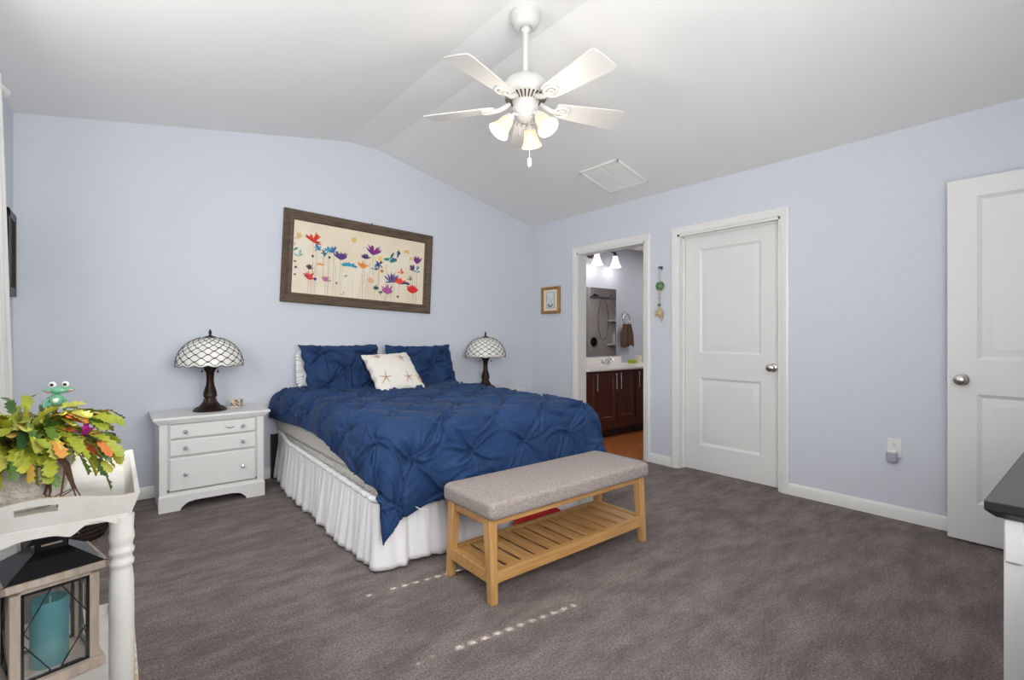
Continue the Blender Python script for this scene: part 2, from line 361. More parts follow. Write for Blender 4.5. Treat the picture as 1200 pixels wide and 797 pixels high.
# hall seen through nothing: closes the entry opening outside
st(box(2.7, 3.9, YN-T-.06, YN-T-.02, -.05, 2.3).build('wall_hall', 'wall'))

# windows: frame, pane, blinds
def win_frame(name, f, a0, a1, z0, z1):
    m = MB(); c = .045
    for (p, q_, r, s_) in ((a0, a1, z0, z0+c), (a0, a1, z1-c, z1), (a0, a0+c, z0, z1), (a1-c, a1, z0, z1), (a0, a1, (z0+z1)/2-.02, (z0+z1)/2+.02)):
        m.box(*f(p, q_, r, s_, .05, .10))
    # casing on the room side
    k = .07
    for (p, q_, r, s_) in ((a0-k, a1+k, z1, z1+k), (a0-k, a0, z0, z1), (a1, a1+k, z0, z1), (a0-k-.02, a1+k+.02, z0-.03, z0), (a0-k, a1+k, z0-.03-k, z0-.03)):
        m.box(*f(p, q_, r, s_, -.018, 0))
    o = st(m.build(name, 'trim'))
    g = MB(); g.box(*f(a0+c, a1-c, z0+c, z1-c, .072, .076)); g.build('pane', 'clear', o); return o
w1 = win_frame('window_1', lambda p, q_, r, s_, d0, d1_: (XL-d1_, XL-d0, p, q_, r, s_), LY0, LY1, LZ0, LZ1)
w2 = win_frame('added_window', lambda p, q_, r, s_, d0, d1_: (p, q_, YN-d1_, YN-d0, r, s_), WX0, WX1, WZ0, WZ1)  # unseen window added to go with the near wall fill light
def blind(a0, a1, z0, z1, f, holes, label):
    m = MB(); z = z0+.02; p = .055; r = 0
    m.box(*f(a0, a1, z1-.05, z1, .01, .045))
    while z < z1-.05:
        hs = [h for h in holes if h[1] <= z <= h[2]]
        a = a0
        for (hc, _, _, hw) in sorted(hs):
            m.box(*f(a, hc-hw/2, z, z+p-.0005, .025, .028))
            m.box(*f(hc-hw/2, hc+hw/2, z+.028, z+p-.0005, .025, .028))
            a = hc+hw/2
        m.box(*f(a, a1, z, z+p-.0005, .025, .028)); z += p
    m.box(*f(a0, a1, z0, z0+.02, .02, .035))
    return tag(m.build('window_blind', 'plastic'), label, 'blind')
blind(LY0+.003, LY1-.003, LZ0+.001, LZ1-.001, lambda p, q_, r, s_, d0, d1_: (XL-d1_, XL-d0, p, q_, r, s_),
      [(2.292, 1.40, 1.96, .018), (1.740, 1.36, 2.15, .020), (2.262, .86, .93, .014)], 'white slatted blind in the window beside the tray table')
blind(WX0+.003, WX1-.003, WZ0+.001, WZ1-.001, lambda p, q_, r, s_, d0, d1_: (p, q_, YN-d1_, YN-d0, r, s_), [], 'white slatted blind in the added near window opposite the bed')

# ------------------------------------------------------------------ bathroom
BX, BYF, BYN, BZ = 7.6, 4.30, 2.50, 2.385
X0b = XR+T
st(box(XR, BX+.1, BYN-.1, BYF+.1, -.1, -.002).build('floor_bathroom', 'bfloor'))
st(box(X0b, BX+.1, BYF, BYF+.1, 0, BZ).build('wall_bathroom_back', 'bwall'))
st(box(X0b, BX+.1, BYN-.1, BYN, 0, BZ).build('wall_bathroom_near', 'bwall'))
st(box(BX, BX+.1, BYN-.1, BYF+.1, 0, BZ).build('wall_bathroom_end', 'bwall'))
m = MB(); m.box(X0b, X0b+.01, BYN, BO0, 0, BZ); m.box(X0b, X0b+.01, BO1, BYF, 0, BZ); m.box(X0b, X0b+.01, BO0, BO1, DH, BZ)
st(m.build('wall_bathroom_side', 'bwall'))
st(box(XR+T, BX+.1, BYN-.1, BYF+.1, BZ, BZ+.1).build('ceiling_bathroom', 'ceil'))
# vanity
VX0, VX1, VF = 3.995, 6.1, 3.66
v = empty('bathroom_vanity', ((VX0+VX1)/2, 3.98, 0), 0, 'dark cherry bathroom vanity cabinet with bar handles under white top', 'cabinet')
def L(o, x, y, z=0): return (x-o.location.x, y-o.location.y, z-o.location.z)
def shift(mb, o):
    mb.v = [(a-o.location.x, b-o.location.y, c-o.location.z) for a, b, c in mb.v]; return mb
shift(box(VX0, VX1, VF+.004, 4.295, .10, .775), v).build('body', 'cherry', v)
shift(box(VX0, VX1, VF+.07, 4.29, 0, .10), v).build('toe_kick', 'cherryd', v)
doors = [(4.0, 4.182, 'R'), (4.198, 4.516, 'R'), (4.536, 4.856, 'L'), (4.876, 5.20, 'L'), (5.22, 5.54, 'R'), (5.56, 5.88, 'L')]
for a, b, hs in doors:
    m = MB(); O = Vector((a, VF-.014, .19)); U, V, N = Vector((1, 0, 0)), Vector((0, 0, 1)), Vector((0, -1, 0)); w_, h_ = b-a, .56
    m.ring(O, U, V, N, 0, w_, 0, h_, [(0, -.017), (0, 0), (.055, 0), (.06, -.007), (.062, -.007)])
    d = shift(m, v).build('door', 'cherry', v, smooth=20)
    hx = b-.03 if hs == 'R' else a+.03
    m = MB(); m.tube([(hx, VF-.045, .555), (hx, VF-.045, .745)], .007, 10); m.tube([(hx, VF-.045, .59), (hx, VF-.012, .59)], .005, 8); m.tube([(hx, VF-.045, .71), (hx, VF-.012, .71)], .005, 8)
    shift(m, v).build('handle', 'nickel', d)
m = MB(); m.box(VX0, VX1, 3.615, 4.297, .775, .803); m.box(VX0, 5.40, 4.277, 4.297, .803, .893)
ct = tag(m.build('vanity_countertop', 'marble', bevel=.004), 'white marble vanity countertop with short backsplash', 'countertop')
m = MB(); cx_ = 4.90; m.lathe([(.0, .803), (.075, .803), (.075, .812), (.0, .815)], 24, (cx_, 4.13, 0), sx=1, sy=.35)
m.tube([(cx_, 4.13, .81), (cx_, 4.12, .865), (cx_, 4.08, .885), (cx_, 4.02, .875), (cx_, 4.01, .86)], [.014, .013, .011, .010, .010], 12)
fc = tag(shift(m, empty_l := type('o', (), {'location': Vector((0, 0, 0))})()).build('faucet', 'chrome'), 'chrome two-handle faucet on the vanity top', 'faucet')
for s_ in (-1, 1):
    m = MB(); m.lathe([(.0, 0), (.02, 0), (.018, .02), (.012, .035), (.016, .045), (.0, .05)], 16, (cx_+s_*.06, 4.13, .81)); m.tube([(cx_+s_*.06, 4.13, .85), (cx_+s_*.105, 4.12, .868)], [.007, .006], 8)
    m.build('tap_handle', 'chrome', fc)
m = MB(); m.box(4.05, 5.30, 4.286, 4.2985, .905, 1.80)
tag(m.build('vanity_mirror', 'mirror'), 'frameless wall mirror above the vanity reflecting the shower', 'mirror')
# vanity light bar
vl = empty('vanity_light', (4.80, 4.295, 2.26), 0, 'bronze vanity light bar with bell glass shades above the mirror', 'light fixture')
m = MB(); m.lathe([(.0, 0), (.06, 0), (.055, .015), (.03, .03), (.0, .032)], 24, (0, 0, -.03), R=Matrix.Rotation(pi/2, 3, 'X'), sx=1.6)
m.tube([(-.42, -.07, .0), (-.3, -.075, .028), (-.18, -.07, 0), (0, -.075, .028), (.18, -.07, 0), (.3, -.075, .028), (.42, -.07, 0)], .009, 10)
m.tube([(0, 0, -.03), (0, -.075, .028)], .012, 8); m.build('bar', 'bronze', vl)
for k in (-1, 0, 1):
    x = k*.365; m = MB(); m.lathe([(.022, -.035), (.026, -.02), (.016, .0), (.012, .02)], 16, (x, -.105, -.0)); m.tube([(x, -.07, .02), (x, -.105, .015)], .008, 8); m.build('shade_holder', 'bronze', vl)
    m = MB(); m.lathe([(.03, -.035), (.036, -.07), (.046, -.11), (.062, -.15), (.078, -.18), (.074, -.18), (.058, -.15), (.042, -.11), (.03, -.06)], 24, (x, -.105, 0), caps=False); m.build('lamp_shade', 'bathglass', vl)
    point('vanity_bulb', (4.80+x, 4.12, 2.02), 1.9, (1, .95, .88), .03)
# towel ring and towel
m = MB(); ry = 4.245; m.tube([(5.47+.075*cos(t), ry, 1.40+.075*sin(t)) for t in np.linspace(0, 2*pi, 25)], .006, 8, caps=False)
m.lathe([(.0, 0), (.026, 0), (.022, .02), (.01, .045), (.012, .055), (.0, .057)], 16, (5.47, 4.299, 1.478), R=Matrix.Rotation(pi/2, 3, 'X'))
tag(m.build('towel_ring', 'nickel'), 'nickel towel ring on the bathroom wall beside the mirror', 'towel ring')
m = MB(); P = []
for i in range(25):
    u = i/24; row = []
    for j in range(21):
        t = j/20; wd = .085+.05*sm(t*1.6); z = 1.335-.31*t - .02*sin(u*7)*t
        row.append((5.475+(u-.5)*2*wd+.012*t, ry-.012+.016*sin(u*19+1.2)*(.5+t*.5)-.012*sin(pi*u), z))
    P.append(row)
m.grid(P); tag(m.build('hand_towel', 'towel', solid=.018, sub=1, smooth=180), 'brown towel hanging from the towel ring', 'towel')
# items on the counter
m = MB(); m.box(5.36, 5.44, 4.06, 4.14, .8035, .855); m.box(5.365, 5.435, 4.055, 4.06, .815, .845); tag(m.build('soap_box', 'soapg', bevel=.006), 'small lime green box on the vanity top', 'box')
m = MB(); m.lathe([(.0, 0), (.04, 0), (.045, .01), (.045, .095), (.035, .1), (.0, .1)], 20, (5.56, 4.12, .8035)); tag(m.build('cream_jar', 'mosw'), 'cream jar on the vanity top beside the green box', 'jar')
# shower seen in the mirror
sh = empty('shower_stall', (6.75, 2.66, 0), 0, 'grey shower surround with corner shelves reflected in the mirror', 'shower')
m = MB(); m.box(5.9, 7.5, 2.501, 2.53, .12, 2.1); m.box(7.47, 7.5, 2.501, 3.25, .12, 2.1); m.box(5.9, 5.93, 2.501, 3.25, .12, 2.1); shift(m, sh).build('surround', 'shower', sh)
m = MB(); m.box(5.9, 7.5, 2.501, 3.3, .0, .12); shift(m, sh).build('pan', 'shower', sh)
for z in (1.0, 1.45):
    m = MB(); m.box(7.2, 7.47, 2.53, 2.65, z, z+.03); shift(m, sh).build('shelf', 'marble', sh)
m = MB(); m.box(5.93, 7.47, 3.2, 3.23, 1.78, 1.82); shift(m, sh).build('rail', 'nickel', sh)
s2 = empty('shower_fixture', (6.85, 2.535, 1.9), 0, 'handheld shower head with looped hose and valve, seen in the mirror', 'shower fixture')
m = MB(); m.tube([(0, 0, 0), (0, .05, .02), (.0, .10, .0)], .012, 10); m.lathe([(.0, 0), (.05, 0), (.05, .01), (.0, .012)], 20, (0, .002, 0), R=Matrix.Rotation(-pi/2, 3, 'X')); m.build('arm', 'bronze', s2)
m = MB(); m.tube([(0, .10, 0), (.12, .14, -.08), (.3, .16, .02)], [.016, .016, .02], 10); m.lathe([(.0, 0), (.05, 0), (.055, .02), (.0, .03)], 20, (.36, .17, .02), R=Matrix.Rotation(1.2, 3, 'Y')); m.build('handset', 'chrome', s2)
m = MB(); m.tube([(.1+.0*t-.14*sin(t), .12, -.42+.38*cos(t)) for t in np.linspace(.2, 2*pi-.2, 30)], .007, 8); m.build('hose', 'nickel', s2)
m = MB(); m.lathe([(.0, 0), (.085, 0), (.08, .015), (.03, .03), (.03, .06), (.0, .062)], 24, (-.02, .0, -.83), R=Matrix.Rotation(-pi/2, 3, 'X')); m.build('valve', 'bronze', s2)
m = MB(); m.lathe([(.0, 0), (.035, 0), (.037, .02), (.037, .15), (.015, .18), (.015, .21), (.0, .21)], 20, (7.34, 2.59, 1.03)); tag(m.build('shampoo_bottle', 'plastic'), 'white bottle on the shower shelf in the mirror', 'bottle')

# ------------------------------------------------------------------ bed
bed = empty('bed', (1.80, 3.29, 0), 0, 'wide bed with white gathered skirt and quilted mattress under the blue comforter', 'bed')
m = MB(); 
def rbox(m, x0, x1, y0, y1, z0, z1, rc=.1, n=10, mi=0, puff=0.0):
    pts = []
    for cxx, cyy, a0 in ((x1-rc, y1-rc, 0), (x0+rc, y1-rc, 90), (x0+rc, y0+rc, 180), (x1-rc, y0+rc, 270)):
        for k in range(n+1): a = radians(a0+90*k/n); pts.append((cxx+rc*cos(a), cyy+rc*sin(a)))
    N_ = len(pts); prof = [(-.03, z0), (0, z0+.02), (puff, (z0+z1)/2), (0, z1-.03), (-.02, z1-.008), (-.06, z1)]
    cx2, cy2 = (x0+x1)/2, (y0+y1)/2; P = []
    for (px_, py_) in pts:
        d = Vector((px_-cx2, py_-cy2)); d.normalize(); P.append([(px_+d.x*o_, py_+d.y*o_, z) for o_, z in prof])
    m.grid(P, closeu=True); k = len(m.v)-N_*6
    m.f.append(tuple(k+i*6 for i in range(N_))[::-1]); m.f.append(tuple(k+i*6+5 for i in range(N_))); m.m += [mi, mi]; return m
shift(rbox(MB(), 1.04, 2.57, 2.33, 4.36, .395, .64, .09, puff=.006), bed).build('mattress', 'quilt', bed)
shift(rbox(MB(), 1.045, 2.565, 2.335, 4.36, .15, .392, .06), bed).build('box_spring', 'quilt', bed)
# gathered skirt
m = MB(); path = []
x0s, x1s, y0s, y1s, rc = 1.012, 2.598, 2.295, 4.365, .06
def skirt_path():
    P = []; n = 260
    for i in range(n):
        y = y1s-.03-(y1s-.03-y0s-rc)*i/n; P.append((x0s+.055*sm((y-3.75)/.6), y, -1, 0))
    for i in range(12): a = pi+pi/2*i/12; P.append((x0s+rc+rc*cos(a), y0s+rc+rc*sin(a), cos(a), sin(a)))
    n = 200
    for i in range(n): P.append((x0s+rc+(x1s-x0s-2*rc)*i/n, y0s, 0, -1))
    for i in range(12): a = 1.5*pi+pi/2*i/12; P.append((x1s-rc+rc*cos(a), y0s+rc+rc*sin(a), cos(a), sin(a)))
    n = 260
    for i in range(n+1): P.append((x1s, y0s+rc+(y1s-y0s-rc)*i/n, 1, 0))
    return P
P = []; s_acc = 0; prev = None
for (x, y, nx, ny) in skirt_path():
    if prev: s_acc += sqrt((x-prev[0])**2+(y-prev[1])**2)
    prev = (x, y); row = []
    big = noise.noise(Vector((s_acc*2.1, 3.3, 0))); ph = 5*noise.noise(Vector((s_acc*1.7, 9.1, 0)))
    for j in range(15):
        t = j/14; ztp = .335+.034*(y-2.3)/2+.0; z = ztp-(ztp-.012-.012*noise.noise(Vector((s_acc*6, 0, 5))))*t
        fold = .011*sin(s_acc*46+ph*2.2+.8*sin(s_acc*9))*(.15+.85*sm(t*1.3)) + .012*sin(s_acc*15+ph*3)*t + .006*sin(s_acc*92+ph)*(.2+.8*t) + .003*sin(s_acc*140)*(1-t)
        out = .030*t + .014*t*big + fold*.9
        row.append((x+nx*out, y+ny*out, z))
    P.append(row)
m.grid(P)
# gathered ruffle header at the top of the skirt
P = []; s_acc = 0; prev = None
for (x, y, nx, ny) in skirt_path():
    if prev: s_acc += sqrt((x-prev[0])**2+(y-prev[1])**2)
    prev = (x, y); wv = .004*sin(s_acc*150)+.003*sin(s_acc*61)
    zo = .335+.034*(y-2.3)/2-.392; P.append([(x+nx*(.004+wv*.3), y+ny*(.004+wv*.3), .385+zo), (x+nx*(.012+wv), y+ny*(.012+wv), .392+zo), (x+nx*(.012+wv), y+ny*(.012+wv), .412+zo), (x+nx*(-.004), y+ny*(-.004), .418+zo)])
m.grid(P)
shift(m, bed).build('bed_skirt', 'cotton', bed, solid=.003, smooth=180)
for (x, y) in ((1.09, 2.36), (2.52, 2.36), (1.13, 4.33), (2.48, 4.33)):
    m = MB(); m.lathe([(.0, 0), (.026, 0), (.028, .02), (.02, .03), (.02, .16), (.0, .16)], 14, (x, y, 0.0)); shift(m, bed).build('leg', 'blackm', bed)
shift(box(1.0, 1.075, 4.350, 4.372, 0.0, .36), bed).build('headboard_bracket', 'blackm', bed)

# comforter: pinch-pleated
def pleats(ca_, cb_, knots, rk, hx, hy, amp=1.0, R=.15):
    """distance to the nearest tuft, and the creases that radiate from every tuft"""
    D = np.full(ca_.shape, 9.); fold = np.zeros_like(ca_)
    base = math.atan2(hy, hx)
    for kx, ky in knots:
        dx, dy = ca_-kx, cb_-ky; msk = (np.abs(dx) < .32) & (np.abs(dy) < .32)
        arms = [(base+rk.gauss(0, .1), 1.0), (pi-base+rk.gauss(0, .1), 1.0), (pi+base+rk.gauss(0, .1), 1.), (2*pi-base+rk.gauss(0, .1), 1.)]
        arms += [(rk.uniform(0, 2*pi), rk.uniform(.4, .9)) for _ in range(4)]
        arms = [(a, w_, rk.uniform(-3.2, 3.2), rk.choice((-1, 1)), rk.uniform(.75, 1.35)) for a, w_ in arms]
        if not msk.any(): continue
        x, y = dx[msk], dy[msk]; r = np.hypot(x, y)+1e-6; th = np.arctan2(y, x)
        D[msk] = np.minimum(D[msk], r); f = np.zeros_like(r)
        for a, w_, cv, sg, ln_ in arms:
            dl = (th-a-cv*r*.9+pi) % (2*pi)-pi
            perp = r*np.sin(np.clip(dl, -1.5, 1.5)); wd = .0055+.055*r; p_ = perp/wd
            f += w_*(np.abs(dl) < 1.4)*np.exp(-(r/(R*ln_))**2)*np.clip(r/.012, 0, 1)*(np.exp(-p_**2)-.9*np.exp(-(p_-1.7*sg)**2))
        fold[msk] += amp*.0190*f
    return D, fold
def comforter():
    Tz = .715; ins = .10
    ix0, ix1, iy0 = 1.015+ins, 2.420, 2.255+ins     # inner rectangle
    Rr = .115
    def qL(y):   # overhang arc length on the left side as a function of y
        return np.interp(y, [2.0, 2.35, 2.65, 3.0, 3.4, 3.8, 4.35], [.365, .350, .325, .255, .235, .255, .28])
    qF, qR = .505, .50
    na, nb = 300, 300
    A = np.concatenate([np.linspace(-1, 0, 56)[:-1], np.linspace(0, 1, 250), np.linspace(1, 2, 80)[1:]])
    B = np.concatenate([np.linspace(-1, 0, 84)[:-1], np.linspace(0, 1, 330)])
    iy1 = 4.31
    aa, bb = np.meshgrid(A, B, indexing='ij')
    y_in = np.clip(bb, 0, 1)*(iy1-iy0)+iy0; x_in = np.clip(aa, 0, 1)*(ix1-ix0)+ix0
    va = np.where(aa < 0, aa*qL(y_in+0*aa), np.where(aa > 1, (aa-1)*qR, 0)); 
    xedge = (x_in-ix0)/(ix1-ix0)
    vb = np.where(bb < 0, bb*(qF - .03*np.sin(xedge*9)), 0)
    q = np.hypot(va, vb)+1e-9; nx, ny = va/q, vb/q
    # profile: arc length q -> outward r and drop
    fc_ = 1-np.clip((y_in-3.45)/.35, 0, 1)*(nx > 0); Rr = Rr+(.045+.060*fc_)*np.clip(nx, 0, 1)**1.5; ca = Rr*pi/2
    ang = np.clip(q/Rr, 0, pi/2); r = np.where(q < ca, Rr*np.sin(ang), Rr); dz = np.where(q < ca, Rr*(1-np.cos(ang)), Rr+(q-ca))
    hang = np.clip(q-ca, 0, None); r = r+(.10+.22*np.clip(nx, 0, 1))*hang*fc_
    # drape waves around the hanging part
    s = np.where(np.abs(nx) > .999, y_in, np.where(np.abs(ny) > .999, x_in, x_in+y_in+np.arctan2(ny, nx)*.28))
    r = r+hang*fc_*(.05*np.sin(s*13+1)+.03*np.sin(s*22+2.))
    corner = (np.abs(nx) > .05)*(np.abs(ny) > .05)
    r = r+corner*hang*(.07*np.sin(np.arctan2(ny, nx)*6+1.2))
    X = x_in+nx*r; Y = y_in+ny*r; Z = Tz-dz
    # cloth coordinates for the pleats
    ca_ = x_in+va; cb_ = y_in+vb
    # smooth crown and hollows of the top
    def fbm(x, y, sc, seed, o_=3):
        out = np.zeros_like(x)
        xf, yf = x.ravel(), y.ravel()
        f = np.array([noise.fractal(Vector((float(p)*sc, float(t)*sc, seed)), .9, 2.0, o_) for p, t in zip(xf, yf)])
        return f.reshape(x.shape)
    N1 = fbm(ca_, cb_, 2.2, 1.7); N2 = fbm(ca_, cb_, 7.5, 4.2); 
    # ridged wrinkles, run mostly along one diagonal
    N3 = 1-np.abs(fbm(ca_*1.0+cb_*.55+.05*N2, cb_*.45-ca_*.4, 9, 8.8, 2))*2.0; N3 = np.clip(N3, 0, 1)**3
    sx, sy = .375, .187; rk = random.Random(21); knots = []
    for j in range(-4, 14):
        for i in range(-4, 9):
            kx = 1.165+sx*i+(sx/2 if j % 2 else 0); ky = 2.108+sy*j
            kx += .022*noise.noise(Vector((i*3.1, j*2.7, 1))); ky += .022*noise.noise(Vector((i*2.1, j*4.7, 5)))
            if .7 < kx < 3.05 and 1.80 < ky < 4.4: knots.append((kx, ky))
    hemd = np.minimum(np.where(bb < 0, (1+bb)*qF, 9), np.minimum(np.where(aa < 0, (1+aa)*.3, 9), np.where(aa > 1, (2-aa)*qR, 9)))
    D, fold = pleats(ca_, cb_, knots, rk, sx/2, sy, 1.0)
    puff = .020*(1-np.exp(-(D/.055)**1.4))
    h = puff+fold+.012*N1+.003*N2+.0035*N3*(1-np.exp(-(D/.05)**2))
    h = h*np.clip(.35+hemd/.10, .35, 1)
    # normals from the undisplaced surface
    du = np.stack([np.gradient(c, axis=0) for c in (X, Y, Z)], -1); dv = np.stack([np.gradient(c, axis=1) for c in (X, Y, Z)], -1)
    n = np.cross(du, dv); n /= np.linalg.norm(n, axis=-1, keepdims=True)+1e-12
    n[n[..., 2] < -.3] *= -1
    P3 = np.stack([X, Y, Z], -1)+n*h[..., None]
    # thin the hem so that it closes
    na, nb = P3.shape[:2]
    m = MB(); vs = P3.reshape(-1, 3); fs = []
    idx = np.arange(na*nb).reshape(na, nb)
    q4 = np.stack([idx[:-1, :-1], idx[1:, :-1], idx[1:, 1:], idx[:-1, 1:]], -1).reshape(-1, 4)
    m.v = [tuple(v) for v in vs.tolist()]; m.f = [tuple(f) for f in q4.tolist()]; m.m = [0]*len(m.f)
    return m
cmf = comforter().build('comforter', 'blue', None, smooth=180, recalc=False)
sd_ = cmf.modifiers.new('solidify', 'SOLIDIFY'); sd_.thickness = .007; sd_.offset = -1
tag(cmf, 'blue pinch-pleated comforter spread over the bed and hanging over its foot', 'comforter')
m = MB(); m.tube([(1.165, 2.222, .335), (1.17, 2.205, .31), (1.20, 2.20, .29), (1.23, 2.205, .285)], .002, 6); m.tube([(1.165, 2.222, .335), (1.15, 2.21, .30), (1.14, 2.205, .27)], .002, 6)
m.build('tie', 'cotton', cmf)

# ------------------------------------------------------------------ pillows
def pillow(w, h, t, seed=0, pinch=0.05, knots=None, wr=.006, n=60, mi=0, edge=.42):
    """pillow in the local xz plane, thickness along y; front faces -y; base at z=0"""
    m = MB(); rk = random.Random(seed)
    g = np.linspace(-1, 1, n+1); g = np.sign(g)*np.abs(g)**.85
    u, v = np.meshgrid(g, g, indexing='ij')
    x = w/2*u*(1-pinch*(1-v*v)); z = h/2*v*(1-pinch*1.6*(1-u*u))+h/2
    for side in (-1, 1):
        e = np.clip((1-u*u)*(1-v*v), 0, None)**edge
        nz_ = np.array([noise.noise(Vector((a*9, b*9, seed*3.3+side))) for a, b in zip(x.ravel(), z.ravel())]).reshape(x.shape)
        rid = np.array([1-abs(noise.noise(Vector((a*8+b*5, b*6-a*4, seed+7.7))))*2.5 for a, b in zip(x.ravel(), z.ravel())]).reshape(x.shape)
        th = t/2*e+(wr*nz_+wr*1.3*np.clip(rid, 0, None)**2)*np.minimum(1, e*2.5)
        if knots and side < 0:
            D, fold = pleats(x, z, knots, rk, .2, .12, 1.25, .15)
            th = th+(fold-.022*np.exp(-(D/.04)**1.5))*np.minimum(1, e*1.6)
        xx = x+.006*np.sin(z*60+seed)*(np.abs(u) > .97); zz = z+.004*np.sin(x*50+seed)*(np.abs(v) > .97)
        m.grid(np.stack([xx, side*th, zz], -1).tolist(), mi=mi)
    return m
def place(o, loc, tilt, rz, roll=0):
    o.rotation_mode = 'XYZ'
    o.matrix_world = Matrix.Translation(loc) @ Matrix.Rotation(rz, 4, 'Z') @ Matrix.Rotation(tilt, 4, 'X') @ Matrix.Rotation(roll, 4, 'Y')
    return o
kn = [(-.2, .10), (.0, .23), (.2, .10), (-.2, .37), (.2, .36)]
p = pillow(.69, .48, .17, 1, .06, kn, n=120).build('blue_sham_pillow', 'blue', smooth=180)
place(p, (1.53, 4.02, .665), radians(-27), radians(2)); tag(p, 'blue pleated sham pillow propped against the wall at the left head of the bed', 'pillow', None)
p = pillow(.68, .47, .17, 5, .06, [(-.18, .13), (.08, .25), (.24, .12), (-.2, .36), (.25, .37)], n=120).build('blue_sham_pillow', 'blue', smooth=180)
place(p, (2.27, 4.04, .655), radians(-25), radians(-2)); tag(p, 'blue pleated sham pillow at the right head of the bed, behind the starfish cushion', 'pillow', None)
rp = pillow(.56, .30, .11, 9, .03).build('white_pillow', 'cotton', smooth=180)
place(rp, (1.505, 4.262, .735), radians(-7), 0); tag(rp, 'white ruffled pillow peeking out behind the left blue sham', 'pillow')
m = MB(); P = []
for i in range(241):
    t = i/240*2*pi
    cx2, cz2 = cos(t), sin(t); k = 1/max(abs(cx2), abs(cz2)); sq = (abs(cx2)**6+abs(cz2)**6)**(-1/6)
    ex, ez = cx2*sq, cz2*sq; row = []
    for j in range(5):
        o_ = j/4; row.append((ex*(.27+.06*o_), .016*sin(i*1.45)*o_+.006*sin(i*.6)*o_, .15+ez*(.14+.04*o_)))
    P.append(row)
m.grid(P); m.build('ruffle', 'cotton', rp, solid=.002, smooth=180)
cu = pillow(.43, .43, .15, 12, .06, wr=.004).build('starfish_cushion', ['ivory'], smooth=180)
place(cu, (1.86, 3.72, .705), radians(-45), radians(0), radians(-3)); tag(cu, 'ivory cushion with stitched tan starfish leaning on the blue shams', 'cushion')
def cushion_y(x, z, w=.43, h=.43, t=.15):
    u = max(-1, min(1, x/(w/2)*1.03)); v = max(-1, min(1, (z-h/2)/(h/2)*1.03)); return -t/2*max(0, (1-u*u)*(1-v*v))**.42-.006
for (sx_, sz_, sc, a0) in ((-.115, .355, .040, .5), (.085, .315, .058, .2), (-.125, .12, .072, .1), (.07, .10, .058, .3), (.185, .09, .042, .9)):
    m = MB()
    for k in range(5):
        a = a0+k*2*pi/5+.12*sin(k*3); le = sc*(1 if k % 2 else .8)
        pts = [(sx_+cos(a)*le*t, cushion_y(sx_+cos(a)*le*t, sz_+sin(a)*le*t), sz_+sin(a)*le*t) for t in (0, .25, .5, .75, 1)]
        m.tube(pts, [.005, .0045, .0035, .0025, .001], 6, mi=0)
    m.ball((sx_, cushion_y(sx_, sz_)-.003, sz_), .006, .003, .006, 8, mi=1); m.build('stitched_starfish', ['starc', 'starc2'], cu)

# ------------------------------------------------------------------ bench
bn = empty('bench', (1.80, 1.87, 0), 0, 'light oak bench with grey linen cushion and slatted shelf at the foot of the bed', 'bench')
bx0, bx1, by0, by1 = 1.255, 2.352, 1.683, 2.057
def softbox(x0, x1, y0, y1, z0, z1, r=.022, crown=.008):
    m = MB(); NX, NY = 60, 24; P = []
    prof = [(0, z0), (-.0, z0+.006)]
    # superellipse cross-section rings from bottom to top
    rings = [(-.012, z0, 0), (-.002, z0+.006, 0), (0, z0+.02, 0), (0, z1-r, 0)]+[(-(r-r*cos(a)), z1-r+r*sin(a), 0) for a in np.linspace(.2, pi/2, 6)]+[(-.06, z1+crown*.5, 0), (-.10, z1+crown, 0), (-.17, z1+crown*1.1, 0)]
    cxm, cym = (x0+x1)/2, (y0+y1)/2; pts = []
    rc = .03; n = 8
    for cxx, cyy, a0 in ((1, 1, 0), (-1, 1, 90), (-1, -1, 180), (1, -1, 270)):
        for k in range(n+1):
            a = radians(a0+90*k/n); pts.append((cxx, cyy, cos(a), sin(a)))
    for (sx_, sy_, ca2, sa2) in pts:
        row = []
        for off, z, _ in rings:
            hx, hy = (x1-x0)/2-rc+off, (y1-y0)/2-rc+off
            rr = rc if hx > 0 and hy > 0 else 0
            row.append((cxm+sx_*max(hx, 0)+rr*ca2, cym+sy_*max(hy, 0.002)+rr*sa2, z))
        P.append(row)
    m.grid(P, closeu=True); L_ = len(rings); N_ = len(pts)
    m.f.append(tuple(i*L_ for i in range(N_))[::-1]); m.f.append(tuple(i*L_+L_-1 for i in range(N_))); m.m += [0, 0]; return m
shift(softbox(1.243, 2.364, 1.668, 2.072, .368, .447), bn).build('cushion', 'linen', bn, smooth=180)
for sx_ in (0, 1):
    for sy_ in (0, 1):
        X = (bx0+.001, bx1-.001)[sx_]; Y = (by0, by1)[sy_]; dx = 1 if sx_ == 0 else -1; dy = 1 if sy_ == 0 else -1
        m = MB(); wt, wb, dt, db = .044, .036, .052, .034
        # leg tapers; inner edges widen towards the top
        yo = 0.018
        top = [(X, Y+dy*yo), (X+dx*wt, Y+dy*yo), (X+dx*wt, Y+dy*(yo+dt)), (X, Y+dy*(yo+dt))]; bot = [(X, Y), (X+dx*wb, Y), (X+dx*wb, Y+dy*db), (X, Y+dy*db)]
        m.add([(a, b, 0) for a, b in bot]+[(a, b, .368) for a, b in top], [(3, 2, 1, 0), (4, 5, 6, 7), (0, 1, 5, 4), (1, 2, 6, 5), (2, 3, 7, 6), (3, 0, 4, 7)])
        shift(m, bn).build('leg', 'oakz', bn, bevel=.004)
for b in (by0+.026, by1-.046): shift(box(bx0+.046, bx1-.046, b, b+.02, .332, .367), bn).build('long_rail', 'oak', bn, bevel=.002)
for a in (bx0+.008, bx1-.03): shift(box(a, a+.022, by0+.07, by1-.07, .332, .367), bn).build('end_rail', 'oaky', bn, bevel=.002)
sf = MB(); zt = .140
